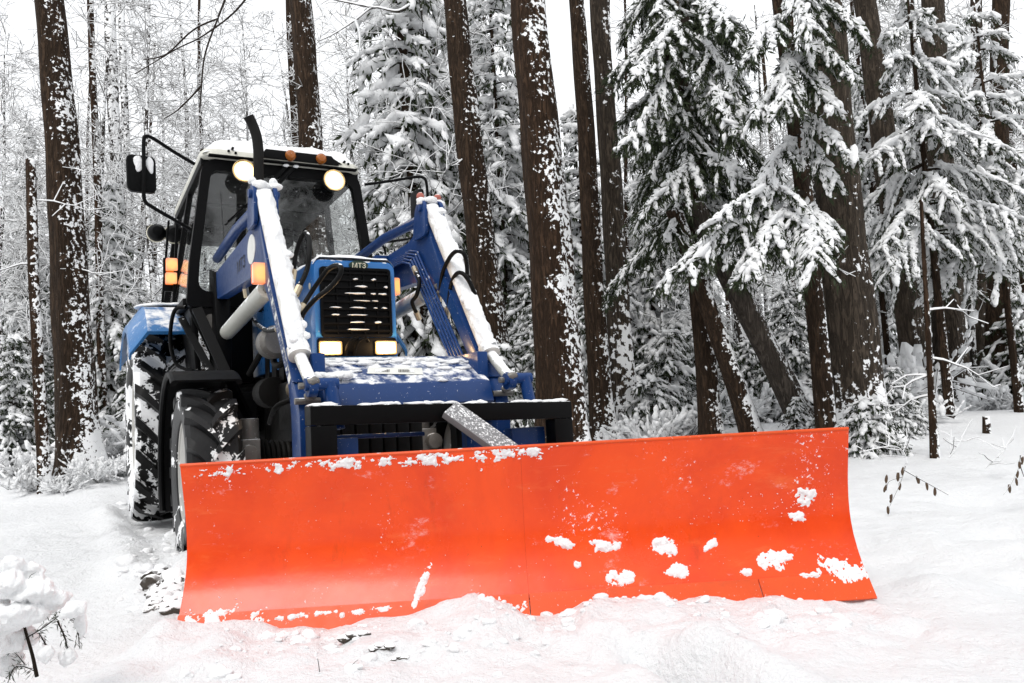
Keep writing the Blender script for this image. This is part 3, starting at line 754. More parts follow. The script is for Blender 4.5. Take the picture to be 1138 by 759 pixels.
# work lamps
for x, c_ in ((-.325, 2.632), (.358, 2.628)):
    m_ = MB(); b0 = CABB + .05
    m_.lathe([(0, -.03), (.045, -.03), (.075, .01), (.086, .05), (.086, .075), (.079, .075), (.074, .055), (0, .05)], (x, b0, c_), 'b', 28)
    m_.bar((x, b0 + .02, c_ + .08), (x, CABB + .02, c_ + .12), .03, .03)
    wl = part(m_, 'work_lamp', 'black_clean', smooth=45)
    m_ = MB(); m_.lathe([(.083, .070), (.086, .077), (.083, .081), (.074, .077)], (x, b0, c_), 'b', 28, closed=True); m_.build('rim', 'bulb_reflector', wl)
    m_ = MB(); m_.lathe([(0, .088), (.04, .085), (.065, .078), (.077, .068), (0, .060)], (x, b0, c_), 'b', 28); m_.build('lens', 'lit_lamp', wl, origin=(x, b0 + .08, c_), smooth=180)
def lamp_light(name, P, e, col, r, parent=tractor):
    l = bpy.data.lights.new(name, 'POINT'); l.energy = e; l.color = col; l.shadow_soft_size = r
    o = bpy.data.objects.new(name, l); COL.objects.link(o); o.parent = parent; o.location = (P[0], -P[1], P[2])
for x in (-.165, .165): lamp_light('headlight_beam', (x, 2.93, 1.155), 2.2, (1, .62, .28), .03)
lamp_light('turn_light_glow', (-.50, 2.72, 1.60), 1.0, (1, .35, .06), .03)
# wipers
m_ = MB()
for (p0, p1) in (((319, 184), (293, 211)), ((328, 185), (301, 210))):
    P, Q = tp(*p0, b=CABB + .035), tp(*p1, b=CABB + .03); m_.bar(P, Q, .026, .02, up=(0, 1, 0))
for (p0, p1) in (((281, 222), (253, 246)), ((284, 226), (262, 246))):
    P, Q = tp(*p0, b=CABB + .02), tp(*p1, b=CABB + .015); m_.bar(P, Q, .011, .01, up=(0, 1, 0))
part(m_, 'wiper', 'black_paint', ws)
m_ = MB(); 
for p in ((318, 184), (329, 185)): m_.blob(tp(*p, b=CABB + .045), (.025, .012, .012), 4, 2, .2)
m_.build('wiper_snow', 'clump_snow', ws, smooth=180)
# exhaust
m_ = MB(); ex, eb = -.262, 1.50
pth = [(ex - .012, eb, 1.55), (ex - .008, eb, 2.1), (ex, eb, 2.45), (ex + .006, eb, 2.70)] + smooth_path([(ex + .006, eb, 2.74), (ex - .004, eb, 2.84), (ex - .032, eb, 2.93), (ex - .062, eb + .01, 2.985)], 5)
m_.tube(pth, .0375, 16, cap=False)
inn = [np.array(pth[-1]), np.array(pth[-3]), np.array(pth[-6])]
exo = part(m_, 'exhaust_pipe', 'dark_metal', smooth=60)
m_ = MB(); d = nrm(np.array(pth[-1]) - np.array(pth[-2])); m_.tube([np.array(pth[-1]) - d * .02, np.array(pth[-1]) - d * .004], .035, 16); m_.build('pipe_mouth', 'black_clean', exo)
m_ = MB(); m_.lathe([(.0375, 0), (.075, .04), (.075, .34), (.0375, .40)], (ex - .012, eb, 1.60), 'c', 20, closed=False); m_.build('silencer', 'dark_metal', exo)
# mirrors
m_ = MB(); mb_ = 1.25
m_.tube(smooth_path([(-.655, 1.20, 2.685), (-.80, 1.23, 2.752), (-.93, mb_ + .03, 2.812), (-.985, mb_ + .05, 2.822), (-1.003, mb_ + .05, 2.785), (-1.005, mb_ + .05, 2.60), (-1.008, mb_ + .05, 2.44), (-1.0, mb_ + .04, 2.355), (-.95, mb_ + .02, 2.318), (-.80, 1.23, 2.245), (-.69, 1.20, 2.19)], 5), .0135, 8)
mir = part(m_, 'mirror', 'black_paint')
m_ = MB(); m_.prism(rpoly([(-1.112, 2.425), (-1.118, 2.69), (-.925, 2.685), (-.922, 2.42)], .045, 6), 'b', mb_ - .03, mb_ + .03); mh = m_.build('housing', 'black_paint', mir, bevel=.018, seg=3)
m_ = MB(); m_.blob((-1.035, mb_ + .031, 2.615), (.030, .008, .055), 9, 3, .35); m_.blob((-.965, mb_ + .031, 2.62), (.028, .008, .06), 10, 3, .35); m_.build('snow_patch', 'clump_snow', mh, smooth=180)
m_ = MB(); m_.prism(rpoly([(-1.10, 2.44), (-1.105, 2.675), (-.935, 2.672), (-.932, 2.435)], .04, 5), 'b', mb_ - .034, mb_ - .029); m_.build('mirror_glass', 'mirror_glass', mh)
m_ = MB()
m_.tube(smooth_path([(.645, 1.20, 2.655), (.85, 1.23, 2.695), (1.08, mb_, 2.748), (1.15, mb_, 2.745), (1.172, mb_, 2.70), (1.178, mb_, 2.58), (1.180, mb_, 2.40)], 5), .0125, 8)
m_.tube([(.668, 1.20, 2.158), (.949, 1.24, 2.205), (1.17, 1.25, 2.26), (1.18, 1.25, 2.42)], .011, 8)
m_.tube(smooth_path([(.66, 1.22, 2.17), (.74, 1.24, 2.165), (.78, 1.24, 2.12), (.785, 1.24, 2.07)], 4), .010, 8)
mir = part(m_, 'mirror', 'black_paint')
m_ = MB(); m_.prism(rpoly([(mb_ - .11, 2.35), (mb_ - .11, 2.63), (mb_ + .10, 2.63), (mb_ + .10, 2.35)], .045, 6), 'a', 1.06, 1.105)
m_.build('housing', 'black_paint', mir, bevel=.012)
# corner lamps, rear facing lamps
m_ = MB(); m_.bar(tp(187.5, 245, b=.15), tp(180, 342, b=.15), .018, .018); m_.bar(tp(197, 245, b=.2), tp(193, 340, b=.2), .022, .022)
stk = part(m_, 'lamp_stalk', 'black_paint')
P0, P1 = tp(184.6, 286.5, b=.22), tp(197.5, 301, b=.22); P2, P3 = tp(184.0, 302.5, b=.22), tp(196.8, 315.5, b=.22)
for (A_, B_) in ((P0, P1), (P2, P3)):
    m_ = MB(); x0, x1 = A_[0], B_[0]; z0, z1 = B_[2], A_[2]
    m_.prism(rpoly([(x0, z0), (x0, z1), (x1, z1), (x1, z0)], .01, 3), 'b', .16, .225); m_.build('indicator_light', 'lit_amber', stk, bevel=.006, origin=((x0 + x1) / 2, .225, (z0 + z1) / 2))
m_ = MB(); m_.box((P2[0] - .012, .13, P2[2] - .15), (P1[0] + .012, .165, P0[2] + .012)); m_.build('lamp_back', 'black_clean', stk, bevel=.004)
for (px, py) in ((174, 258.5), (193, 260)):
    c_ = tp(px, py, b=-.30); m_ = MB(); m_.lathe([(0, .09), (.04, .085), (.07, .05), (.078, 0), (.078, -.03), (0, -.035)], c_, 'b', 22); rl = part(m_, 'rear_work_lamp', 'black_paint')
    m_ = MB(); m_.lathe([(.078, -.045), (.083, -.035), (.083, -.015), (.078, -.01)], c_, 'b', 22, closed=True); m_.build('rim', 'cream', rl)
    m_ = MB(); m_.bar(c_, (-.62, -.35, c_[2] + .02), .02, .02); m_.build('bracket', 'black_paint', rl)

# ---- loader
SA = .505
def side_poly(mb, poly, a0, a1): mb.prism(poly, 'a', a0, a1)
for s in (-1, 1):
    a0 = s * SA
    m_ = MB()                                                        # mast on the frame
    side_poly(m_, [(1.00, .62), (1.30, .62), (1.42, 1.40), (1.34, 1.86), (1.10, 1.92), (1.02, 1.5)], a0 - .05, a0 + .05)
    m_.bar((a0, 1.2, .75), (s * .2, 1.2, .75), .14, .12)
    part(m_, 'loader_mast', 'black_paint', bevel=.01)
    m_ = MB()                                                        # bent boom: two long plates boxed together
    poly = rpoly([(1.10, 1.68), (1.08, 1.82), (1.20, 1.85), (2.60, 1.87), (2.80, 2.00), (2.85, 1.99), (2.90, 1.83), (3.14, 1.46), (3.57, .92), (3.66, .80), (3.66, .34), (3.50, .34), (3.50, .78), (3.45, .93), (3.05, 1.43), (2.78, 1.58), (1.40, 1.65)], [.04, .04, .05, .1, .04, .03, .1, .1, .06, .05, .04, .04, .05, .05, .2, .2, .1], 4)
    side_poly(m_, poly, a0 - .038, a0 + .038)
    for e in (-.055, .055):                                          # twin ears that carry the cylinder pin
        side_poly(m_, rpoly([(2.68, 1.84), (2.74, 2.04), (2.82, 2.09), (2.90, 2.04), (2.90, 1.84)], .05, 4), a0 + e - .012, a0 + e + .012)
    m_.tube([(a0 - .085, 2.84, 2.02), (a0 + .085, 2.84, 2.02)], .026, 12)
    arm = part(m_, 'loader_arm', 'navy_blue', bevel=.006)
    m_ = MB(); m_.tube([(a0, 1.16, 1.99), (a0, 2.0, 2.02), (a0, 2.66, 1.99)], .034, 12); m_.build('link_rod', 'navy_blue', arm, smooth=60)
    m_ = MB()                                                        # raised flange along the lower boom edge
    m_.bar((a0, 3.145, 1.465), (a0, 3.575, .925), .010, .090, up=(1, 0, 0)); m_.build('boom_flange', 'navy_blue', arm, bevel=.003)
    # tilt cylinder and rod
    m_ = MB(); p, q_ = np.array([a0, 2.855, 2.015]), np.array([a0, 3.545, 1.05]); d = nrm(q_ - p)
    m_.tube([p, q_ - d * .02], .047, 18); m_.tube([q_ - d * .05, q_], .054, 18)
    tc = part(m_, 'tilt_cylinder', 'snowed_cylinder', smooth=50)
    m_ = MB(); m_.tube([q_, (a0, 3.755, .90)], .029, 14); m_.build('rod', 'cylinder_white', tc, smooth=60)
    m_ = MB(); rg = np.random.default_rng(5 + s); up = np.cross(d, (1, 0, 0)); up = up if up[2] > 0 else -up
    nl_, na_ = 90, 16; V = []; X_ = np.array([1., 0, 0])
    for i in range(nl_):
        f = i / (nl_ - 1)
        for j in range(na_):
            th = R_(-80 + 160 * j / (na_ - 1)); ed = min(1, (1 - abs(2 * j / (na_ - 1) - 1)) / .22)
            rr = .042 + ed * (.011 + .050 * float(fbm(np.array([f * 16 + s]), np.array([j * .5]), 61, 4)[0])) - .004 * (1 - ed)
            V.append(p + (q_ - p) * (.01 + .97 * f) + rr * (up * math.cos(th) + X_ * math.sin(th)))
    m_.add(V, [(i * na_ + j, i * na_ + j + 1, (i + 1) * na_ + j + 1, (i + 1) * na_ + j) for i in range(nl_ - 1) for j in range(na_ - 1)])
    for k in range(7):
        t = rg.uniform(.05, .97); c_ = p + (q_ - p) * t + up * rg.uniform(.02, .05) + X_ * rg.uniform(-.045, .045)
        m_.blob(c_, (.016 + .012 * rg.random(), .013, .022), k, 2, .35, rot=np.stack([(1, 0, 0), up, d], 1))
    for k in range(5): m_.blob((a0 + rg.uniform(-.07, .07), 2.83 + rg.uniform(-.03, .05), 2.06), (.040, .040, .028), 50 + k, 2, .3)
    m_.build('snow_cap', 'clump_snow', tc, smooth=180)
    m_ = MB()
    for e in (-.058, .058): m_.blob((a0 + e, 2.82, 2.10), (.024, .028, .024), 31, 2, .15)
    m_.build('pin_cap', 'red_cap' if s > 0 else 'clump_snow', tc, smooth=180)
    # lift cylinder
    m_ = MB(); p, q_ = tp(251, 371, a=-SA + .02), tp(297, 321, a=-SA + .02)
    p = p * np.array([-s, 1, 1]); q_ = q_ * np.array([-s, 1, 1]); d = nrm(q_ - p)
    m_.tube([p, q_], .052, 18); lc = part(m_, 'lift_cylinder', 'cylinder_white', smooth=50)
    m_ = MB(); m_.tube([q_, q_ + d * .20], .026, 12); m_.tube([p - d * .12, p], .03, 12); m_.build('rod', 'grey_metal', lc, smooth=60)
    # bell crank at the foot
    m_ = MB(); m_.tube([(a0 - .035, 3.755, .905), (a0 + .115, 3.755, .905)], .029, 14); m_.tube([(a0 + .08, 3.755, .91), (a0 + .10, 3.79, .70)], .031, 14)
    m_.lathe([(0, -.02), (.045, -.02), (.045, .02), (0, .02)], (a0, 3.74, .895), 'a', 16)
    part(m_, 'bell_crank', 'navy_blue', smooth=50)
    m_ = MB()
    for k, (b_, c_) in enumerate(((3.74, .90), (3.66, .835))): m_.lathe([(0, -.058), (.015, -.058), (.015, .058), (0, .058)], (a0, b_, c_), 'a', 8); m_.blob((a0 + s * -.0, b_ + .03, c_ + .02), (.03, .02, .02), k, 2, .3)
    part(m_, 'pivot_pin', 'grey_metal')
    # amber turn light
    m_ = MB(); c_ = tp(291, 303, a=-.56) if s < 0 else tp(443, 318, a=.40)
    m_.prism(rpoly([(c_[0] - .045, c_[2] - .055), (c_[0] - .045, c_[2] + .055), (c_[0] + (.035 if s < 0 else .01), c_[2] + .055), (c_[0] + (.035 if s < 0 else .01), c_[2] - .055)], .01, 3), 'b', c_[1] - .06, c_[1]); tl = part(m_, 'turn_light', 'lit_amber', bevel=.008, origin=c_)
    m_ = MB(); m_.box((c_[0] - .055, c_[1] - .075, c_[2] - .06), (c_[0] + .045, c_[1] - .06, c_[2] + .06)); m_.bar((c_[0], c_[1] - .07, c_[2] - .05), (c_[0], c_[1] - .1, c_[2] - .25), .03, .03); m_.build('lamp_back', 'black_clean', tl)
# lettering plate and marks on the outer face of the near arm
af = -SA - .0395
m_ = MB(); p, q_ = np.array([af, 3.085, 1.485]), np.array([af, 3.505, .935])
m_.bar(p, q_, .004, .062, up=(1, 0, 0)) if False else None
dd = nrm(q_ - p); nn = nrm(np.cross((1, 0, 0), dd))
def on_arm(u, v, z=0): return p + dd * u + nn * v + np.array([-z, 0, 0])
L_ = np.linalg.norm(q_ - p)
m_.add([on_arm(0, -.026, .001), on_arm(L_, -.026, .001), on_arm(L_, .026, .001), on_arm(0, .026, .001)], [(0, 1, 2, 3)])
pl = part(m_, 'lettering_plate', 'label_white', recalc=False)
m_ = MB(); rg = np.random.default_rng(12); u = .03
def stroke(u0, v0, u1, v1, t=.006):
    P_, Q_ = np.array([u0, v0]), np.array([u1, v1]); e = nrm(Q_ - P_); n2 = np.array([-e[1], e[0]]) * t
    m_.add([on_arm(*(P_ + n2), .0025), on_arm(*(Q_ + n2), .0025), on_arm(*(Q_ - n2), .0025), on_arm(*(P_ - n2), .0025)], [(0, 1, 2, 3)])
for k in range(17):
    if k in (3, 6): u += .03; continue
    stroke(u, -.022, u, .022); stroke(u + .022, -.022, u + .022, .022) if k % 3 else stroke(u, .020, u + .022, .020)
    if k % 2: stroke(u, -.02, u + .022, .02)
    else: stroke(u, 0, u + .022, 0)
    u += .038
m_.build('lettering', 'navy_blue', pl, recalc=False, smooth=180)
m_ = MB(); c_ = np.array([af - .001, 2.66, 1.745]); n_ = 20
m_.prism([(c_[1] + .11 * math.cos(2 * math.pi * i / n_), c_[2] + .085 * math.sin(2 * math.pi * i / n_)) for i in range(n_)], 'a', af - .002, af + .004); part(m_, 'round_label', 'label_white')
V, Fc = text_mesh('МТЗ', .13); m_ = MB(); m_.add(np.stack([np.full(len(V), af - .0015), 2.33 + V[:, 0], 1.715 + V[:, 1] * .8], 1), Fc); part(m_, 'arm_letters', 'letter_black', recalc=False)
# steel pipes along the far arm
m_ = MB()
for k in range(5):
    o = .017 * k; a_ = SA - .052 - .010 * k
    m_.tube([(a_, 1.5, 1.80 - o * .6), (a_, 2.60 - o * .5, 1.80 - o), (a_, 2.72 - o * .4, 1.77 - o * 1.1), (a_, 3.38 - o, .98 - o * .3)], .0085, 8)
part(m_, 'hydraulic_pipe', 'navy_blue', smooth=60)
m_ = MB(); m_.box((SA - .13, 2.10, 1.60), (SA - .04, 2.16, 1.86)); part(m_, 'pipe_clamp', 'navy_blue', bevel=.004)
# hoses
def hose(pts, a_list, r=.0125):
    P = [tp(x, y, a=a_) for (x, y), a_ in zip(pts, a_list)]
    m_ = MB(); m_.tube(smooth_path(P, 8), r, 8); h = part(m_, 'hydraulic_hose', 'rubber_hose', smooth=60)
    m_ = MB(); d = nrm(P[0] - P[1]); m_.tube([P[0] - d * .015, P[0] + d * .05], .019, 8); d = nrm(P[-1] - P[-2]); m_.tube([P[-1] - d * .01, P[-1] + d * .045], .019, 8)
    m_.build('hose_fitting', 'steel_fitting', h, smooth=40)
hose([(489, 326), (492, 303), (500, 286), (508, 279), (516, 283), (519, 298), (519, 318)], [.48, .46, .44, .44, .46, .50, .54])
hose([(498, 344), (501, 318), (506, 306), (512, 303), (519, 309), (527, 325), (532, 345)], [.48, .47, .46, .46, .48, .52, .56])
hose([(462, 302), (466, 313), (463, 328), (458, 336), (463, 348)], [.40, .38, .36, .36, .40])
hose([(336, 341), (344, 328), (354, 313), (364, 300), (373, 295), (379, 297), (377, 307), (366, 320), (350, 333), (338, 347), (334, 358)], [-.44, -.40, -.36, -.33, -.32, -.32, -.33, -.36, -.40, -.44, -.46])
hose([(326, 303), (329, 282), (334, 266), (339, 259), (343, 263), (344, 280), (341, 300), (332, 320)], [-.42, -.40, -.38, -.36, -.36, -.38, -.40, -.45])
hose([(274, 328), (277, 345), (284, 358), (296, 367), (309, 366)], [-.46, -.44, -.44, -.45, -.46])
# crossmember between the arms
m_ = MB()
prof = [(3.40, 1.055), (3.66, .905), (3.70, .80), (3.66, .765), (3.42, .86), (3.36, 1.02)]
m_.prism(prof, 'a', -.435, .435)
cm = part(m_, 'crossmember', 'navy_snowy', bevel=.008)
m_ = MB()
for e in (-.43, .43): m_ = MB(); m_.box((e - .03, 3.36, .84), (e + .03, 3.60, 1.06)); m_.build('end_bracket', 'navy_blue', cm, bevel=.006)

def on_cm(px, py):                                                    # point on the sloping face
    p0, p1 = np.array([3.40, 1.055]), np.array([3.66, .905]); best = None
    for t in np.linspace(0, 1, 60):
        b_, c_ = p0 + (p1 - p0) * t; P = tp(px, py, b=b_); e = abs(P[2] - c_)
        if best is None or e < best[0]: best = (e, P, c_)
    return np.array([best[1][0], best[1][1], best[2]])
nsl = nrm(np.array([0, .15, .26]))
C_ = [on_cm(409, 409), on_cm(469, 409.5), on_cm(470, 417), on_cm(408, 416)]
m_ = MB(); m_.add([c_ + nsl * .004 for c_ in C_], [(0, 1, 2, 3)]); lab = m_.build('label_strip', 'label_white', cm, recalc=False)
m_ = MB(); rg = np.random.default_rng(4)
for k in range(24):
    if k in (9, 10, 11, 12, 13): continue
    f = .14 + k * .030; A_ = C_[0] + (C_[1] - C_[0]) * f; B_ = C_[3] + (C_[2] - C_[3]) * f
    g0, g1 = A_ + (B_ - A_) * .32, A_ + (B_ - A_) * .74; e = (C_[1] - C_[0]) * .009 * (1 + .5 * (k % 2))
    m_.add([x + nsl * .006 for x in (g0 - e, g0 + e, g1 + e, g1 - e)], [(0, 1, 2, 3)])
m_.build('label_letters', 'grey_metal', lab, recalc=False)
m_ = MB(); rg = np.random.default_rng(8)
for k in range(70):
    x = 350 + 175 * rg.random(); y = 400 + 24 * rg.random() ** 1.4
    if rg.random() < .5: y = 399 + 5 * rg.random()
    if 404 < x < 474 and y > 406: continue
    sc_ = rg.uniform(.008, .026); m_.blob(on_cm(x, y) + nsl * .002, (sc_ * 1.7, sc_, sc_ * .45), k, 2, .35)
for k in range(9): m_.blob((-.47 + .02 * k, 3.62 + .02 * rg.random(), .94 + .01 * rg.random()), (.03, .03, .02), k + 90, 2, .35)
m_.build('snow_dusting', 'clump_snow', cm, smooth=180)

# ---- black quick-hitch frame
FB = 3.90
fl, frr, ft, fb_ = -.556, .770, .807, .727
m_ = MB()
ct_ = lambda a_: .8075 - (a_ - fl) / (frr - fl) * .033
def skew(mb, a0, a1, z0, z1, b0, b1):
    V = [(x, y, z + ct_(x) - .807) for x in (a0, a1) for y in (b0, b1) for z in (z0, z1)]
    mb.add(V, [(0, 1, 3, 2), (4, 6, 7, 5), (0, 4, 5, 1), (2, 3, 7, 6), (0, 2, 6, 4), (1, 5, 7, 3)])
skew(m_, fl, frr, .722, .807, FB - .10, FB)
m_.box((fl, FB - .098, .20), (fl + .115, FB - .002, .7205)); m_.box((frr - .105, FB - .098, .20), (frr, FB - .002, .690))
m_.bar((fl + .12, FB - .05, .26), (frr - .11, FB - .05, .26), .09, .09)
m_.box((.13, FB - .09, .28), (.16, FB - .02, .71))
hf = part(m_, 'hitch_frame', 'black_paint', bevel=.006)
m_ = MB(); m_.bar((fl + .13, FB - .15, .665), (.02, FB - .15, .655), .03, .02); m_.box((fl + .125, FB - .16, .45), (fl + .225, FB - .06, .66)); m_.box((.46, FB - .16, .48), (frr - .12, FB - .08, .655)); m_.box((.20, FB - .18, .40), (.34, FB - .06, .70)); m_.build('blue_bracket', 'navy_blue', hf, bevel=.005)
m_ = MB(); m_.bar((.085, FB + .012, .765), (.37, FB + .25, .48), .115, .035, up=(0, .7, .7)); m_.build('stay_bar', 'grey_link', hf, bevel=.004)
m_ = MB(); rg = np.random.default_rng(7)
for k in range(26):
    x = fl + .03 + (frr - fl - .06) * rg.random(); m_.blob((x, FB - .02 - .05 * rg.random(), ct_(x) + .002), (.02 + .05 * rg.random(), .018, .008 + .006 * rg.random()), k, 2, .3, flat=-.4)
m_.build('snow_cap', 'clump_snow', hf, smooth=180)

# ---- plough blade
def bl(s_, t, off=0.):
    """s_ across, t from the top (0) to the cutting edge (1)"""
    o = np.interp(t, [0, .1, .2, .29, .35, .41, .48, .56, .65, .75, .88, 1.0], [.050, .034, .018, .004, -.003, -.008, -.0105, -.008, .006, .036, .090, .156]) + off
    c_ = BC + BH * (1 - t) + .0
    return np.array([BA + b_u[0] * s_ + b_n[0] * o, BB + b_u[1] * s_ + b_n[1] * o, c_])
def bnorm(t):
    p0, p1 = bl(0, max(0, t - .02)), bl(0, min(1, t + .02)); v = p1 - p0; u = np.array([b_u[0], b_u[1], 0]); n_ = nrm(np.cross(u, v)); 
    return n_ if n_[:2] @ b_n > 0 else -n_
def sheet(mb, s0, s1, t0, t1, front, back, ns=40, ntt=24):
    S = np.linspace(s0, s1, ns); T_ = np.linspace(t0, t1, ntt)
    V = [bl(a_, t) + bnorm(t) * o for o in (front, back) for t in T_ for a_ in S]
    N = ns * ntt; Fc = []
    for j in range(ntt - 1):
        for i in range(ns - 1):
            o = j * ns + i; Fc += [(o, o + 1, o + ns + 1, o + ns), (N + o, N + o + ns, N + o + ns + 1, N + o + 1)]
    for i in range(ns - 1):
        Fc += [(i, N + i, N + i + 1, i + 1)]; o = (ntt - 1) * ns + i; Fc += [(o, o + 1, N + o + 1, N + o)]
    for j in range(ntt - 1):
        o = j * ns; Fc += [(o, o + ns, N + o + ns, N + o)]; o = j * ns + ns - 1; Fc += [(o, N + o, N + o + ns, o + ns)]
    mb.add(V, Fc)
hwB = BW / 2
m_ = MB()
sheet(m_, -hwB, -.0003, 0, .885, 0, -.010); sheet(m_, .0003, hwB, 0, .885, 0, -.010)
blade = part(m_, 'snow_blade', 'plough_orange', smooth=50); blade['label'] = 'wide concave orange plough blade with snow stuck to it'
m_ = MB(); m_.tube([bl(-hwB, .0, -.004), bl(hwB, .0, -.004)], .0075, 8); m_.build('top_lip', 'plough_edge', blade)
m_ = MB(); sheet(m_, -hwB, -.002, .868, 1., .010, .001, 30, 6); sheet(m_, .002, .92, .868, 1., .010, .001, 30, 6); sheet(m_, .924, hwB, .868, 1., .010, .001, 30, 6)
ce = m_.build('cutting_edge', 'plough_edge', blade, smooth=50)
m_ = MB()
for x in np.linspace(-hwB + .12, hwB - .12, 7):
    poly = []
    V = []
    for t in np.linspace(.02, .9, 10):
        p = bl(x, t) + bnorm(t) * -.011; V += [p, p - np.array([b_n[0], b_n[1], 0]) * .11]
    k = len(V) // 2; e = np.array([b_u[0], b_u[1], 0]) * .006
    V2 = [v - e for v in V] + [v + e for v in V]; o = 2 * k
    Fc = []
    for i in range(k - 1): Fc += [(2 * i, 2 * i + 1, 2 * i + 3, 2 * i + 2), (o + 2 * i, o + 2 * i + 2, o + 2 * i + 3, o + 2 * i + 1), (2 * i, 2 * i + 2, o + 2 * i + 2, o + 2 * i), (2 * i + 1, o + 2 * i + 1, o + 2 * i + 3, 2 * i + 3)]
    Fc += [(0, o, o + 1, 1), (2 * k - 2, 2 * k - 1, o + 2 * k - 1, o + 2 * k - 2)]
    m_.add(V2, Fc)
m_.build('back_rib', 'plough_orange', blade, smooth=30)
m_ = MB(); bk = np.array([b_n[0], b_n[1], 0])
for z in (.18, .42): m_.bar(np.r_[bl(-.9, .5)[:2], z] - bk * .14, np.r_[bl(.9, .5)[:2], z] - bk * .14, .08, .08)
m_.bar(np.r_[bl(-.1, .5)[:2], .3] - bk * .16, (.1, FB - .05, .3), .12, .30)
m_.build('back_beam', 'black_paint', blade, bevel=.006)
def on_blade(px, py):
    s_, t = (px - 577) / 270., (py - 497) / 190.
    for _ in range(12):
        P = bl(s_, t); x, y, d = proj(t2w(P)); s_ += (px - x) / F_PX * d / .999; t += (py - y) / F_PX * d / BH
    return s_, t
Ub = np.array([b_u[0], b_u[1], 0])
def splat(mb, px, py, wx, wy, th, seed, tilt=0., n=14):
    """a lump of stuck snow built of overlapping low mounds"""
    rg = np.random.default_rng(seed); s_, t = on_blade(px, py); k = proj(t2w(bl(s_, t)))[2] / F_PX
    for i in range(n):
        x, y = rg.normal(0, .42, 2); 
        if i == 0: x = y = 0
        X = x * wx * math.cos(tilt) - y * wy * math.sin(tilt); Y = x * wx * math.sin(tilt) + y * wy * math.cos(tilt)
        s2 = s_ + X * k; t2 = min(.985, max(.005, t + Y * k / BH)); nn_ = bnorm(t2); r = rg.uniform(.28, .62)
        dn = np.cross(Ub, nn_)
        mb.blob(bl(s2, t2) + nn_ * .001, (wx * k * r * .62, wy * k * r * .62, th * rg.uniform(.35, .8)), seed * 31 + i, 2, .42, rot=np.stack([Ub * math.cos(tilt) - dn * math.sin(tilt), Ub * math.sin(tilt) + dn * math.cos(tilt), nn_], 1))
def patch(mb, px, py, wx, wy, th, seed, tilt=0., rag=1.05, cut=.18):
    s0, t0 = on_blade(px, py); k = proj(t2w(bl(s0, t0)))[2] / F_PX; nx_, ny_ = max(24, int(wx * 3.2)), max(18, int(wy * 4.5))
    U, V_ = np.meshgrid(np.linspace(-1.7, 1.7, nx_), np.linspace(-1.7, 1.7, ny_)); r2 = U ** 2 + V_ ** 2
    fx, fy = U * wx / 7. + seed * 3.7, V_ * wy / 7. + seed * 1.9
    h = 1 - cut - r2 * .75 + rag * (2.6 * fbm(fx, fy, seed, 5) + .9 * fbm(fx * 3.1, fy * 3.1, seed + 5, 4)); h = np.where(r2 > 2.8, -1, h)
    hh = th * np.clip(h, 0, 1.3) ** .9 * (1 + 1.2 * fbm(fx * 2.2, fy * 2.2, seed + 9, 4)); hh = np.where(h > 0, hh + .0008, -.0015)
    P = []
    for y in range(ny_):
        for x in range(nx_):
            a_, b_ = U[y, x] * wx, V_[y, x] * wy; X = a_ * math.cos(tilt) - b_ * math.sin(tilt); Y = a_ * math.sin(tilt) + b_ * math.cos(tilt)
            s2 = min(hwB, max(-hwB, s0 + X * k)); t2 = min(.995, max(.002, t0 + Y * k / BH)); P.append(bl(s2, t2) + bnorm(t2) * (hh[y, x] + (.010 if t2 > .868 else 0)))
    Fc = [(y * nx_ + x, y * nx_ + x + 1, (y + 1) * nx_ + x + 1, (y + 1) * nx_ + x) for y in range(ny_ - 1) for x in range(nx_ - 1) if max(h[y, x], h[y, x + 1], h[y + 1, x], h[y + 1, x + 1]) > 0]
    mb.add(P, Fc)
patches = [(622, 602, 17, 5.5, .35), (672, 607, 18, 7, .1), (738, 606, 17, 10, -.1), (690, 642, 14, 9, .1), (753, 634, 14, 7, .1), (790, 604, 11, 5, -.4), (861, 622, 19, 9, -.1), (896, 552, 13, 10, -.2), (886, 574, 11, 6, .2), (642, 627, 4, 4, 0), (900, 640, 10, 4, 0), (830, 636, 10, 4, .1)]
for i, (x, y, a_, b_, tl) in enumerate(patches):
    m_ = MB(); patch(m_, x, y, a_ * .92, b_ * .85, .0065, 100 + i, tl); m_.build('snow_patch', 'clump_snow', blade, smooth=180, recalc=False)
m_ = MB(); patch(m_, 937, 634, 27, 10, .0065, 140, .2, 1.3); m_.build('snow_patch', 'clump_snow', blade, smooth=180, recalc=False)
m_ = MB(); patch(m_, 469, 651, 20, 4.5, .007, 141, -1.15, .8); m_.build('snow_patch', 'clump_snow', blade, smooth=180, recalc=False)
for i, (x, y, a_, b_, tl) in enumerate(((240, 690, 38, 9, -.05), (330, 686, 30, 2.5, -.05), (405, 681, 30, 2.2, -.06), (385, 515, 36, 6, -.06), (480, 510, 28, 6, -.06), (548, 505, 28, 6, -.06), (250, 523, 26, 5, -.06), (595, 503, 10, 6, .4), (320, 518, 20, 5, -.06), (435, 513, 13, 4, 0), (515, 680, 30, 8, -.2), (560, 674, 20, 6, .1))):
    m_ = MB(); patch(m_, x, y, a_, b_, .0045, 170 + i, tl, 2.3, .75); m_.build('snow_patch', 'clump_snow', blade, smooth=180, recalc=False)
m_ = MB(); rg = np.random.default_rng(77)                              # dusting: crumbs along the top edge, on the weld line and scattered
for k in range(70):
    x = rg.uniform(215, 640); yt = 520 + (x - 205) * (473 - 520) / 732.
    if vnoise(np.array([x / 22.]), np.array([1.]), 3)[0] < .42: continue
    splat(m_, x, yt + 2 + abs(rg.normal(0, 6)), rg.uniform(2, 5.5), rg.uniform(1.2, 3), .005, 300 + k, 0, 3)
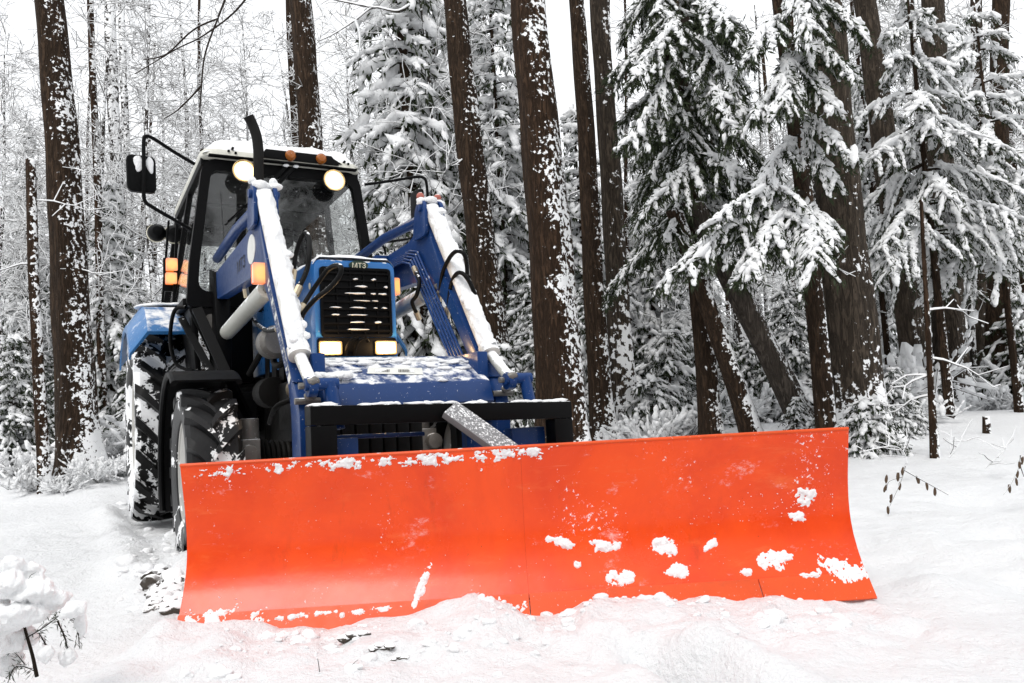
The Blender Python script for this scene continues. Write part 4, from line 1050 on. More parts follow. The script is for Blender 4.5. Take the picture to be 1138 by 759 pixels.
for k in range(60):
    x = rg.uniform(205, 520); splat(m_, x, 689 - (x - 200) * .047 - 1 + rg.normal(0, .8), rg.uniform(2, 6), 1.1, .004, 600 + k, 0, 2)
for k in range(75):
    x, y = rg.normal(850, 45), rg.normal(560, 11); splat(m_, min(x, 925), y, rg.uniform(.8, 2), rg.uniform(.8, 1.8), .004, 700 + k, 0, 1)
for k in range(90):
    x, y = rg.uniform(235, 800), rg.uniform(530, 650); splat(m_, x, y, rg.uniform(.5, 1.3), rg.uniform(.5, 1.3), .003, 800 + k, 0, 1)
for k in range(40):
    x = rg.uniform(200, 300); splat(m_, x, 690 - rg.exponential(5) - (x - 200) * .03, rg.uniform(1.5, 4), rg.uniform(1, 2.5), .005, 900 + k, 0, 2)
m_.build('snow_crumbs', 'clump_snow', blade, smooth=180)['kind'] = 'stuff'

# ================================================================== FOREST
def ground_at(px, py):
    d = ray(px, py); t = np.geomspace(.8, 80, 700); P = CO + d * t[:, None]
    b = np.nonzero(P[:, 2] < gz(P[:, 0], P[:, 1]))[0]
    if not len(b): return CO + d * 40
    t = np.linspace(t[max(b[0] - 1, 0)], t[b[0]], 60); P = CO + d * t[:, None]; e = P[:, 2] < gz(P[:, 0], P[:, 1])
    return P[np.argmax(e)] if e.any() else P[-1]
def tubes_np(polys, radii, n=3):
    Vs, Fs = [], []; off = 0; ang = np.arange(n) * 2 * math.pi / n
    ca, sa = np.cos(ang), np.sin(ang)
    for P, r in zip(polys, radii):
        P = np.asarray(P, float); k = len(P); t = np.gradient(P, axis=0); t /= np.linalg.norm(t, axis=1)[:, None] + 1e-9
        ref = np.where(np.abs(t[:, 2:3]) > .9, np.array([[1., 0, 0]]), np.array([[0, 0, 1.]]))
        if np.abs(t[:, 2]).max() > .9: ref = np.repeat(np.array([[1., .3, 0]]), k, 0)
        u = np.cross(t, ref); u /= np.linalg.norm(u, axis=1)[:, None] + 1e-9; v = np.cross(t, u)
        r = np.broadcast_to(np.asarray(r, float), (k,))
        V = P[:, None] + r[:, None, None] * (u[:, None] * ca[None, :, None] + v[:, None] * sa[None, :, None])
        Vs.append(V.reshape(-1, 3)); i = np.arange(k - 1)[:, None] * n; j = np.arange(n)[None]
        a_ = i + j; b_ = i + (j + 1) % n
        Fs.append(np.stack([a_, b_, b_ + n, a_ + n], -1).reshape(-1, 4) + off); off += k * n
    return np.concatenate(Vs), np.concatenate(Fs)
_BV = {}
def blobs_np(P, D, S, rng, lod=1, asp=(1.9, 1.0, .55)):
    """many lumps of snow: centres P, long axes D, sizes S"""
    N = len(P); V0, F0 = ICO[lod]; key = lod
    if key not in _BV:
        rg = np.random.default_rng(50 + lod); _BV[key] = np.stack([V0 * (1 + .26 * np.sin(V0 @ (rg.normal(size=(5, 3)) * 2.6).T + rg.uniform(0, 6, 5)).mean(1) * 2.7)[:, None] for _ in range(8)])
    var = _BV[key][rng.integers(0, 8, N)]
    d = D / (np.linalg.norm(D, axis=1)[:, None] + 1e-9); up = np.array([0, 0, 1.]) + rng.normal(0, .18, (N, 3))
    x = np.cross(up, d); x /= np.linalg.norm(x, axis=1)[:, None] + 1e-9; z = np.cross(d, x)
    sc_ = S[:, None] * np.array(asp)[None] * rng.uniform(.6, 1.35, (N, 3))
    V = P[:, None] + var[:, :, 0:1] * (d * sc_[:, 0:1])[:, None] + var[:, :, 1:2] * (x * sc_[:, 1:2])[:, None] + var[:, :, 2:3] * (z * sc_[:, 2:3])[:, None]
    return V.reshape(-1, 3), (F0[None] + (np.arange(N) * len(V0))[:, None, None]).reshape(-1, 3)
def needles_np(P, D, rng, k, L, wd, down=.55, along=.6):
    N = len(P); P = np.repeat(P, k, 0); d = np.repeat(D / (np.linalg.norm(D, axis=1)[:, None] + 1e-9), k, 0)
    n = len(P); e = d * along + rng.normal(0, .55, (n, 3)) + np.array([0, 0, -down]); e /= np.linalg.norm(e, axis=1)[:, None]
    s = np.cross(e, rng.normal(size=(n, 3))); s /= np.linalg.norm(s, axis=1)[:, None]
    l = L * rng.uniform(.5, 1.3, (n, 1)); P = P + rng.normal(0, L * .22, (n, 3)); w_ = wd * rng.uniform(.6, 1.3, (n, 1))
    V = np.stack([P, P + e * l * .45 + s * w_, P + e * l, P + e * l * .45 - s * w_], 1)
    return V.reshape(-1, 3), np.arange(n * 4).reshape(-1, 4)
def bough(rng, base, tip, arch, twig, sp=.07, size=.055, nt=None):
    base = np.asarray(base, float); tip = np.asarray(tip, float); L = np.linalg.norm(tip - base); T_ = np.linspace(0, 1, 9)[:, None]
    C = base + (tip - base) * T_ + np.array([0, 0, 1.]) * arch * 4 * T_ * (1 - T_) + rng.normal(0, .012 * L, (9, 3)) * T_
    fw = (tip - base) / L; sd = np.cross(fw, (0, 0, 1.)); sd = sd / (np.linalg.norm(sd) + 1e-9)
    pts, dirs, siz, polys, rad = [], [], [], [C], [np.linspace(.012 + .012 * L, .006, 9)]
    nt = nt or max(5, int(L / .11))
    def samp(Q, s0):
        l = np.linalg.norm(np.diff(Q, axis=0), axis=1).sum(); m = max(2, int(l / sp)); u = np.linspace(0, 1, m)
        i = np.clip((u * (len(Q) - 1)).astype(int), 0, len(Q) - 2); f = (u * (len(Q) - 1) - i)[:, None]
        pts.append(Q[i] * (1 - f) + Q[i + 1] * f); dirs.append(Q[i + 1] - Q[i]); siz.append(s0 * (1.1 - .45 * u))
    samp(C[2:], size * 1.1)
    for k in range(nt):
        t = .16 + .84 * (k + rng.random()) / nt; j = min(7, int(t * 8)); f = t * 8 - j; b_ = C[j] * (1 - f) + C[j + 1] * f
        s = 1 if k % 2 else -1; l = twig * (1.1 - .72 * t) * rng.uniform(.40, 1.45)
        d = nrm(fw * rng.uniform(.5, .95) + sd * s * rng.uniform(.25, 1.0) + np.array([0, 0, rng.uniform(-.75, .10)]))
        u = np.linspace(0, 1, 4)[:, None]; Q = b_ + d * l * u + np.array([0, 0, -1.]) * l * .42 * u ** 2
        polys.append(Q); rad.append(np.array([.008, .006, .005, .004])); samp(Q, size * rng.uniform(.65, 1.3))
    return np.concatenate(pts), np.concatenate(dirs), np.concatenate(siz), polys, rad
def foliage(boughs, rng, root, lod=1, snow=.85, nk=6, nl=.13, nw=.012, lift=.35, asp=(1.9, 1.0, .55)):
    P = np.concatenate([b[0] for b in boughs]); D = np.concatenate([b[1] for b in boughs]); S = np.concatenate([b[2] for b in boughs])
    polys = sum([b[3] for b in boughs], []); rad = sum([b[4] for b in boughs], [])
    V1, F1 = tubes_np(polys, rad, 3); V2, F2 = needles_np(P, D, rng, nk, nl, nw)
    cr_ = link('crown', mesh_np('crown', np.concatenate([V1, V2]), [np.concatenate([F1, F2 + len(V1)])], ['needles', 'twig_dark'], np.r_[np.ones(len(F1)), np.zeros(len(F2))], False), root)
    # snow lies thicker on some sprays than on others
    keep = (rng.random(len(P)) < snow * np.clip(.55 + 1.3 * (vnoise(P[:, 0] * 2.1 + P[:, 2] * 1.3, P[:, 1] * 2.1 - P[:, 2], 3)), 0, 1))
    P, D, S = P[keep], D[keep], S[keep]
    V, F_ = blobs_np(P + np.array([0, 0, 1.]) * (S * lift)[:, None], D, S, rng, lod, asp)
    link('snow', mesh_np('snow', V, [F_], ['clump_snow']), cr_)
    return cr_
def stem(root, pts, r, m, n=14, seed=0, flare=0., name='trunk'):
    pts = np.asarray(pts, float); k = len(pts); V = []; a_ = np.arange(n) * 2 * math.pi / n; rg = np.random.default_rng(seed)
    r = np.broadcast_to(np.asarray(r, float), (k,)); ph = rg.uniform(0, 6, 4)
    for i in range(k):
        z = pts[i][2] - pts[0][2]; fl = flare * math.exp(-max(0, z - .15) / .32)
        rr = r[i] * (1 + .05 * np.sin(3 * a_ + ph[0] + z * .7) + .04 * np.sin(5 * a_ + ph[1] - z * 1.3) + .035 * np.sin(z * 4.1 + ph[2] + a_) + fl * (1 + .75 * np.cos(4 * a_ + ph[3]) + .4 * np.cos(7 * a_ + ph[0])))
        V.append(np.stack([pts[i][0] + rr * np.cos(a_), pts[i][1] + rr * np.sin(a_), np.full(n, pts[i][2])], 1))
    i = np.arange(k - 1)[:, None] * n; j = np.arange(n)[None]; A = i + j; B = i + (j + 1) % n
    return link(name, mesh_np(name, np.concatenate(V), [np.stack([A, B, B + n, A + n], -1).reshape(-1, 4), np.array([[(k - 1) * n + q_ for q_ in range(n)]])], [m]), root)

# ---------------- named trunks of the near forest: base pixel, top pixel (y, x), width in pixels, distance
def big_tree(label, base, top, wpx, wtop, D, m, cat='tree', name='pine_tree', height=13., flare=.35, seed=0, zoff=0., bend=0., topz=None, stubs=0):
    d = ray(*base); B = CO + d * (D / (d @ CF)); Y = B[1]
    T = at_y(top[0], top[1], Y); g0 = gz1(B[0], B[1]) - .12 + zoff; dv = (T - B) / (T[2] - B[2])
    B0 = B + dv * (g0 - B[2]); r0, r1 = wpx / 2 * D / F_PX, wtop / 2 * D / F_PX
    zt = T[2] - g0
    H = topz if topz else max(height, zt + 1.5)
    zs = np.r_[np.linspace(0, 1.2, 14), np.linspace(1.3, H, 46)] if H > 1.4 else np.linspace(0, H, 16)
    rg = np.random.default_rng(seed)
    wob = np.stack([.012 * np.sin(zs * 1.1 + rg.uniform(0, 6)) + .05 * bend * (zs / 4) ** 2, .012 * np.sin(zs * .9 + rg.uniform(0, 6)), 0 * zs], 1)
    pts = dv[None] * zs[:, None] + wob
    rr = r0 + (r1 - r0) * np.clip(zs / zt, 0, 1.6)
    root = empty(name, B0); tag(root, label, cat)
    stem(root, pts, np.maximum(rr, .01), m, 28 if wpx > 24 else 16, seed, flare)
    for k in range(stubs):
        z = rg.uniform(.35, .95) * zt; p = dv * z; a_ = rg.uniform(0, 6.28); l = rg.uniform(.3, .9); d_ = np.array([math.cos(a_), math.sin(a_) * .6, rg.uniform(-.25, .2)])
        u = np.linspace(0, 1, 6)[:, None]; Q = p + d_ * l * u + np.array([0, 0, -.25]) * l * u ** 2 + rg.normal(0, .02, (6, 3)) * u
        pl_, rd = [Q], [np.linspace(.016, .006, 6)]
        for j in range(4):
            q0 = Q[2 + j % 4]; e = d_ + rg.normal(0, .7, 3); pl_.append(q0 + e * .3 * l * np.linspace(0, 1, 4)[:, None]); rd.append(np.linspace(.008, .005, 4))
        V, F_ = tubes_np(pl_, rd, 5); link('branch', mesh_np('branch', V, [F_], ['twig_snowy']), root)
    return root, B0, dv
big_tree('thick dark trunk left of the tractor mirror, snow plastered over its lower half', (90, 500), (56, 0), 43, 31, 10.2, 'dark_bark', seed=1, flare=.30, stubs=3)
big_tree('slim broken-topped dead trunk just left of the thick left trunk', (47, 520), (34, 160), 13, 10, 9.6, 'bark_flecked', seed=2, topz=4.3, flare=.25, stubs=2)
big_tree('brown trunk rising straight behind the tractor cab roof', (372, 470), (333, 0), 30, 25, 12.0, 'dark_bark', seed=3, stubs=2)
big_tree('straight brown trunk behind the mirror on the right of the cab', (556, 470), (505, 0), 38, 26, 11.0, 'dark_bark', seed=4, stubs=3)
T4 = big_tree('thickest trunk in the middle, reddish brown and speckled with snow', (628, 490), (587, 0), 57, 40, 8.6, 'bark_flecked', seed=5, flare=.25)
big_tree('slender dark trunk right of the speckled middle trunk', (671, 480), (641, 0), 27, 17, 10.5, 'dark_bark', seed=6, flare=.3, stubs=1)
big_tree('greyish trunk with a snow-crusted foot, second right of the speckled middle trunk', (697, 480), (665, 0), 29, 20, 11.0, 'bark_crusted', seed=7, flare=.3)
big_tree('massive furrowed trunk on the right with a broad snowy root flare', (958, 492), (912, 0), 55, 45, 8.8, 'bark_clean', seed=8, flare=.55)
T8 = big_tree('thin dark trunk just left of the massive right trunk', (921, 480), (868, 0), 22, 18, 8.2, 'dark_bark', seed=9, flare=.2, stubs=2)
big_tree('leaning thin dark trunk between the plough blade and the drooping boughs', (837, 482), (732, 190), 22, 18, 9.0, 'dark_bark', seed=10, topz=2.9, flare=.2)
big_tree('leaning grey trunk with snow along its right edge', (889, 465), (752, 190), 30, 25, 9.2, 'bark_pale', seed=11, topz=3.0, flare=.1)
T11 = big_tree('dark trunk right of the massive right trunk', (1024, 458), (960, 0), 29, 24, 12.0, 'bark_clean', seed=12, flare=.25)
big_tree('stout dark trunk with spread roots far right', (1060, 462), (1035, 0), 36, 24, 12.5, 'bark_clean', seed=13, flare=.45)
big_tree('dark upright trunk near the right edge, snow drifted at its foot', (1108, 460), (1112, 0), 25, 18, 13.0, 'dark_bark', seed=14, flare=.35)
big_tree('thin upright sapling stem standing in the snow in front of the right trunks', (1040, 508), (1028, 300), 8, 5, 7.4, 'bark_flecked', name='sapling', seed=15, topz=2.6, flare=.3, stubs=5)
big_tree('short broken stub poking from the snow at far right', (1097, 478), (1096, 455), 7, 6, 9.0, 'dark_bark', name='tree_stump', cat='stump', seed=16, topz=.32, flare=.2)
B1T = big_tree('dark trunk half hidden by heavy snow boughs at top right of centre', (792, 470), (744, 0), 24, 22, 9.6, 'dark_bark', name='spruce_tree', seed=17, flare=.2)
big_tree('spotted snowy trunk in the left background, right of the thick left trunk', (140, 470), (122, 0), 15, 12, 15.0, 'bark_snowy', seed=18, stubs=2)
big_tree('dark slim trunk in the left background beside the thick left trunk', (116, 480), (101, 0), 9, 7, 13.0, 'bark_flecked', seed=19, stubs=3)
big_tree('pale slim trunk left of the cab mirror in the background', (150, 470), (135, 0), 9, 7, 17.0, 'bark_snowy', seed=20, stubs=2)
big_tree('narrow trunk showing behind the snow-laden spruce near the cab mirror', (478, 460), (444, 0), 14, 11, 14.0, 'bark_flecked', seed=21)
big_tree('leaning bare trunk at the top right corner', (1090, 470), (1086, 20), 15, 12, 14.0, 'bark_clean', seed=22)

# ---------------- near snow-laden boughs
def manual_bough(rng, p0, D0, p1, D1, arch, twig, **k): return bough(rng, at(*p0, D0), at(*p1, D1), arch, twig, **k)
def shift(boughs, o): return [(b[0] - o, b[1], b[2], [p - o for p in b[3]], b[4]) for b in boughs]
rng = np.random.default_rng(101)
root, o, dv = B1T; root['label'] = 'spruce whose drooping snow-laden boughs hang right of centre over the dark leaning trunks'; root['category'] = 'tree'
bs_ = []
for k in range(52):
    z = rng.uniform(2.6, 6.4); b_ = o + dv * z; a_ = rng.uniform(0, 2 * math.pi); l = rng.uniform(.7, 1.35) * (1.05 - .05 * z)
    d = np.array([math.cos(a_), math.sin(a_) * .8, 0]); bs_.append(bough(rng, b_, b_ + d * l + np.array([0, 0, -l * rng.uniform(.45, .9)]), .13 * l, .50 * l, sp=.045, size=.038, nt=max(6, int(l / .075))))
for (p0, p1, D0, D1, ar, tw) in (((765, 20), (700, 95), 9.3, 8.5, .12, .40), ((760, 60), (712, 150), 9.2, 8.4, .12, .45), ((770, 120), (690, 165), 9.2, 8.2, .06, .3), ((775, 40), (830, 130), 9.2, 8.3, .15, .45), ((780, 90), (815, 150), 9.2, 8.0, .2, .4), ((775, 170), (850, 215), 9.2, 8.2, .1, .45), ((778, 180), (715, 240), 9.2, 8.4, .1, .4), ((770, 5), (820, 40), 9.2, 8.2, .1, .4)):
    bs_.append(manual_bough(rng, p0, D0, p1, D1, ar, tw, sp=.038, size=.043, nt=16))
foliage(shift(bs_, o), rng, root, 2, .66, 10, .105, .0085)
random.seed(4)
root, o, dv = T8; root['label'] = 'thin dark spruce just left of the massive right trunk with an umbrella of snowy boughs'; bs_ = []
for (p0, p1, D0, D1, ar, tw) in (((880, 50), (945, 85), 8.0, 7.4, .16, .38), ((878, 55), (870, 118), 8.0, 7.2, .10, .42), ((882, 62), (925, 120), 8.0, 7.4, .14, .36), ((880, 120), (948, 178), 8.0, 7.3, .08, .26), ((878, 20), (835, 60), 8.0, 7.3, .10, .4), ((880, 100), (838, 130), 8.0, 7.3, .08, .3),
        ((893, 235), (760, 300), 8.0, 7.0, .20, .42), ((893, 238), (735, 318), 8.0, 7.2, .26, .36), ((893, 236), (830, 310), 8.0, 6.9, .22, .50), ((893, 238), (905, 300), 8.0, 6.9, .25, .50), ((893, 215), (790, 250), 8.0, 7.1, .14, .40), ((897, 235), (925, 275), 8.0, 7.2, .12, .3),
        ((888, 150), (840, 215), 8.0, 7.6, .08, .40), ((890, 150), (925, 205), 8.0, 7.6, .08, .28), ((870, 0), (960, 35), 8.0, 7.6, .12, .34), ((868, -30), (900, 30), 8.0, 7.3, .1, .4)):
    bs_.append(manual_bough(rng, p0, D0, p1, D1, ar, tw, sp=.036, size=.040, nt=18))
foliage(shift(bs_, o), rng, root, 2, .86, 8, .09, .008)
# ---------------- kinds of tree that repeat
def copy_tree(o, parent=None):
    c = o.copy(); COL.objects.link(c)
    if parent is not None: c.parent = parent
    for ch in o.children: copy_tree(ch, c)
    return c
def make_spruce(seed, H, Lm, z0=.5, dz=.34, nb=6, sp=.105, size=.105, lod=1, droop=.5, snow=1.15, nk=3, nl=.20, nw=.020, tr=.09, m='dark_bark', name='spruce_tree', pw=.8):
    rng = np.random.default_rng(seed); root = empty(name); bs_ = []; z = z0
    while z < H - .1:
        f = (1 - (z - z0) / (H - z0)); L = Lm * (f ** pw) + .12
        n = max(3, int(round(nb * (.5 + .5 * f)))); a0 = rng.uniform(0, 6.28)
        for k in range(n):
            a_ = a0 + 2 * math.pi * (k + rng.uniform(-.25, .25)) / n; l = L * rng.uniform(.65, 1.15); zz = z + rng.uniform(-.1, .1)
            d = np.array([math.cos(a_), math.sin(a_), 0]); dr = droop * rng.uniform(.6, 1.3) * (.35 + .65 * f)
            bs_.append(bough(rng, (0, 0, zz), d * l + np.array([0, 0, zz - dr * l]), .10 * l, .45 * l, sp=sp, size=size, nt=max(3, int(l / (sp * 1.9)))))
        z += dz * rng.uniform(.8, 1.25)
    stem(root, np.stack([0 * np.linspace(0, 1, 12), 0 * np.linspace(0, 1, 12), np.linspace(-.3, H, 12)], 1), np.linspace(tr, .012, 12), m, 8, seed, .3)
    foliage(bs_, rng, root, lod, snow, nk, nl, nw)
    return root
def make_bare(seed, H, r0=.09, nb=20, spread=.55, m='twig_snowy', tm='bark_snowy', zlo=.25, name='bare_tree', tw=.009, levels=3, up=.35):
    rng = np.random.default_rng(seed); root = empty(name); zs = np.linspace(-.3, H, 22)
    lean = rng.uniform(-.05, .05, 2); P = np.stack([lean[0] * zs + .10 * np.sin(zs * .8 + seed), lean[1] * zs + .10 * np.cos(zs * .7 + seed), zs], 1)
    stem(root, P, np.maximum(r0 * (1 - zs / H * .92), .012), tm, 8, seed, .25)
    polys, rad = [], []
    def grow(p, d, L, r, lev):
        k = 6 if lev < 2 else 4; u = np.linspace(0, 1, k); Q = [p]; dd = d.copy()
        for i in range(1, k):
            dd = nrm(dd + rng.normal(0, .20, 3) + np.array([0, 0, -.05 if lev else .03])); Q.append(Q[-1] + dd * L / (k - 1))
        Q = np.array(Q); polys.append(Q); rad.append(np.maximum(r * (1 - .7 * u), tw * .75))
        if lev >= levels - 1: return
        n = rng.integers(5, 9) if lev == 0 else rng.integers(4, 7)
        for j in range(n):
            t = rng.uniform(.2, 1.); i = min(k - 2, int(t * (k - 1))); q0 = Q[i] + (Q[i + 1] - Q[i]) * (t * (k - 1) - i)
            e = nrm(d * .7 + rng.normal(0, .62, 3) + np.array([0, 0, .08])); grow(q0, e, L * rng.uniform(.32, .6), max(r * .5, tw), lev + 1)
    for k in range(nb):
        f = zlo + (1 - zlo) * (k + rng.random()) / nb; z = f * H; i = np.searchsorted(zs, z) - 1; p = P[i] + (P[i + 1] - P[i]) * (z - zs[i]) / (zs[i + 1] - zs[i])
        a_ = rng.uniform(0, 6.28); e = nrm(np.array([math.cos(a_), math.sin(a_), rng.uniform(.1, .9) * up * 2])); grow(p, e, H * spread * .45 * (1.15 - .75 * f) * rng.uniform(.6, 1.2), max(r0 * .30 * (1.1 - f), tw * 1.4), 0)
    V, F_ = tubes_np(polys, rad, 4); link('branches', mesh_np('branches', V, [F_], [m]), root)
    return root
def make_pole(seed, H, r, m):
    rng = np.random.default_rng(seed); root = empty('pine_tree'); zs = np.linspace(-.3, H, 18)
    P = np.stack([.05 * np.sin(zs * .5 + seed) + .02 * rng.normal() * zs, .05 * np.cos(zs * .6), zs], 1); stem(root, P, np.maximum(r * (1 - zs / H * .6), .02), m, 10, seed, .3)
    polys, rad = [], []
    for k in range(26):
        z = rng.uniform(.8, H); a_ = rng.uniform(0, 6.28); l = rng.uniform(.2, .9); d = np.array([math.cos(a_), math.sin(a_), rng.uniform(-.3, .15)]); u = np.linspace(0, 1, 5)[:, None]; i = min(16, np.searchsorted(zs, z) - 1)
        Q = P[i] + d * l * u + np.array([0, 0, -.3]) * l * u ** 2; Q[:, 2] += z - P[i][2]; polys.append(Q); rad.append(np.linspace(.013, .007, 5))
        for j in range(3): q0 = Q[1 + j]; e = nrm(d + rng.normal(0, .6, 3)); polys.append(q0 + e * .35 * l * np.linspace(0, 1, 3)[:, None]); rad.append(np.array([.009, .008, .006]))
    V, F_ = tubes_np(polys, rad, 4); link('branches', mesh_np('branches', V, [F_], ['twig_snowy']), root)
    return root
def make_bush(seed, H):
    rng = np.random.default_rng(seed); root = empty('snowy_bush'); polys, rad, P, D, S = [], [], [], [], []
    for k in range(16):
        a_ = rng.uniform(0, 6.28); d = nrm(np.array([math.cos(a_) * .7, math.sin(a_) * .7, rng.uniform(.5, 1.4)])); l = H * rng.uniform(.5, 1.1); u = np.linspace(0, 1, 6)[:, None]
        Q = d * l * u + np.array([math.cos(a_) * .3, math.sin(a_) * .3, -.45]) * l * u ** 2; polys.append(Q); rad.append(np.linspace(.012, .006, 6))
        for j in range(6):
            q0 = Q[rng.integers(1, 6)]; e = nrm(d + rng.normal(0, .7, 3)); W_ = q0 + e * .4 * l * np.linspace(0, 1, 4)[:, None]; polys.append(W_); rad.append(np.linspace(.008, .005, 4)); P.append(W_); D.append(np.repeat(e[None], 4, 0)); S.append(np.full(4, .045 * H ** .5) * rng.uniform(.4, 1.3, 4))
    V, F_ = tubes_np(polys, rad, 4); br = link('branches', mesh_np('branches', V, [F_], ['twig_snowy']), root)
    P, D, S = np.concatenate(P), np.concatenate(D), np.concatenate(S); V, F_ = blobs_np(P + np.array([0, 0, .02]), D, S, rng, 1); link('snow', mesh_np('snow', V, [F_], ['clump_snow']), br)
    return root
SPR = [make_spruce(200 + i, H, L, dz=dz) for i, (H, L, dz) in enumerate(((12., 1.7, .36), (10., 1.45, .34), (14., 1.6, .38), (8., 1.5, .32), (11., 1.25, .33)))]
BARE = [make_bare(300 + i, H, r, nb) for i, (H, r, nb) in enumerate(((9., .07, 22), (11., .09, 24), (7., .05, 18), (10., .075, 26)))]
POLE = [make_pole(400 + i, H, r, m) for i, (H, r, m) in enumerate(((14., .12, 'bark_snowy'), (13., .08, 'bark_flecked'), (15., .15, 'dark_bark'), (12., .06, 'bark_snowy')))]
BUSH = [make_bush(500 + i, h) for i, h in enumerate((.8, 1.1, .6))]
FIR = [make_spruce(600 + i, H, L, z0=.12, dz=.13, nb=7, sp=.07, size=.050, lod=1, droop=.35, snow=.8, nk=6, nl=.10, nw=.010, tr=.03, name='young_fir') for i, (H, L) in enumerate(((1.7, .75), (1.1, .6), (2.6, .9)))]
USED = {}
PLACED = []
def place(proto, x, y, s=1., rz=0., z=None, tilt=(0, 0), hold=.05):
    o = proto if id(proto) not in USED else copy_tree(proto); USED[id(proto)] = 1
    o.location = (x, y, (gz1(x, y) if z is None else z) - hold); o.scale = (s, s, s); o.rotation_euler = (tilt[0], tilt[1], rz)
    return o
LM = [(-400, 'left edge'), (85, 'left trunk'), (165, 'mirror'), (285, 'exhaust pipe'), (400, 'cab pillar'), (520, 'brown trunk'), (612, 'speckled trunk'), (690, 'greyish trunk'), (790, 'drooping spruce'), (945, 'massive trunk'), (1050, 'stout trunk'), (1500, 'right edge')]
KW = {'spruce': ('snowy spruce', 'snowy spruces in the background'), 'bare': ('leafless snowy tree', 'snow-covered leafless trees in the background'), 'pole': ('flecked thin trunk', 'thin trunks deeper in the forest'), 'bush': ('snowy bush', 'snowy bushes along the forest edge'), 'fir': ('small fir', 'young firs along the forest edge')}
def put(kind, proto, px, D, s=1., rz=None, tilt=(0, 0)):
    g_ = gnd(px, 470) if False else None
    y = D; x = (px - 569 + 0) / F_PX * D
    # pixel column at ground height: refine for the roll of the camera
    for _ in range(4):
        q_ = proj((x, y, gz1(x, y) + 1.2)); x += (px - q_[0]) / F_PX * q_[2]
    o = place(proto, x, y, s, random.uniform(0, 6.28) if rz is None else rz, tilt=tilt)
    PLACED.append((kind, px, D, o)); return o
random.seed(11)
# hand-placed: the spruces one can tell apart in the photograph
put('spruce', SPR[1], 368, 24., .86); put('spruce', SPR[4], 466, 14., 1.15); put('spruce', SPR[2], 566, 14.5, .85); put('spruce', SPR[4], 500, 16., 1.); put('spruce', SPR[3], 125, 13.5, .62)
put('spruce', SPR[4], 30, 15., .6); put('spruce', SPR[1], 72, 17., .6); put('spruce', SPR[0], 548, 19., .9); put('spruce', SPR[3], 655, 15., .8); put('spruce', SPR[3], 730, 16., .8)
# right-hand near spruces with broad heavy boughs
NEAR = make_spruce(700, 6.8, 1.15, z0=2.7, dz=.36, nb=5, sp=.046, size=.046, lod=2, droop=.6, snow=.95, nk=6, nl=.09, nw=.008, tr=.07, pw=.55)
NEAR2 = make_spruce(701, 6.2, 1.05, z0=2.6, dz=.36, nb=5, sp=.046, size=.045, lod=2, droop=.6, snow=.95, nk=6, nl=.09, nw=.008, tr=.06, pw=.6)
put('near', NEAR, 1046, 10.2, .95, 1.0); put('near', NEAR2, 1122, 10.6, .95, 2.2); put('near', NEAR2, 985, 13.5, 1.1, 3.0)
put('fir', FIR[0], 742, 11.3, .9); put('fir', FIR[1], 722, 10.8, .9); put('fir', FIR[0], 878, 8.9, .36); put('fir', FIR[1], 904, 8.6, .42); put('fir', FIR[1], 958, 8.1, .62); put('fir', FIR[0], 985, 9.3, .5); put('fir', FIR[2], 600, 11.5, .8); put('fir', FIR[2], 15, 12., .8); put('fir', FIR[0], 560, 10.8, .9); put('fir', FIR[0], 775, 12., .9); put('fir', FIR[2], 660, 12.3, .9)
put('bush', BUSH[1], 108, 9.9, .5); put('bush', BUSH[0], 70, 9.6, .45); put('bush', BUSH[1], 20, 11.2, .7); put('bush', BUSH[0], 715, 10.2, .9); put('bush', BUSH[2], 760, 10.5, 1.); put('bush', BUSH[2], 1000, 10., .8); put('bush', BUSH[0], 1085, 12.5, .8); put('bush', BUSH[0], 140, 10.5, .7); put('bush', BUSH[2], 40, 9.9, .7); put('bush', BUSH[0], 1130, 12., .8); put('bush', BUSH[1], 655, 11., .7)
# the forest behind
def lane(px, D):                       # keep the place of the tractor and the clearing free
    return D < 12.2
rgb = random.Random(5)
def scatter(kind, protos, n, xr, Dr, sr, tl=0.):
    for k in range(n):
        px = xr[0] + (xr[1] - xr[0]) * (k + rgb.random()) / n; D = rgb.uniform(*Dr)
        put(kind, protos[rgb.randrange(len(protos))], px, D, rgb.uniform(*sr), rgb.uniform(0, 6.28), (rgb.uniform(-tl, tl), rgb.uniform(-tl, tl) - .045))
scatter('bare', BARE, 18, (-60, 200), (13.5, 25), (.8, 1.15), .05)
scatter('bare', BARE, 28, (200, 480), (15, 32), (.75, 1.15), .05)
scatter('bare', BARE, 46, (500, 1180), (13.5, 30), (.6, 1.05), .05)
scatter('spruce', SPR, 9, (-60, 330), (17, 30), (.38, .60))
scatter('spruce', SPR, 9, (500, 1200), (18, 30), (.6, .95))
scatter('spruce', SPR, 9, (420, 1250), (32, 46), (.7, 1.1))
scatter('spruce', SPR, 12, (-120, 420), (30, 48), (.55, .85))
scatter('pole', POLE[1:2] + POLE[3:], 9, (-60, 200), (14, 30), (.7, 1.0), .03)
scatter('pole', POLE[3:], 4, (200, 480), (24, 36), (.7, .9), .03)
scatter('pole', POLE[1:3], 8, (-30, 345), (16, 32), (.6, .9), .03)
scatter('pole', POLE, 32, (530, 1180), (13, 30), (.7, 1.05), .03)
scatter('bush', BUSH, 26, (-40, 330), (10.5, 20), (.7, 1.4))
scatter('bush', BUSH, 30, (560, 1180), (11.5, 22), (.9, 2.0))
scatter('fir', FIR, 10, (-40, 200), (12, 20), (.6, 1.2))
scatter('fir', FIR, 16, (560, 1180), (12, 20), (.6, 1.2))
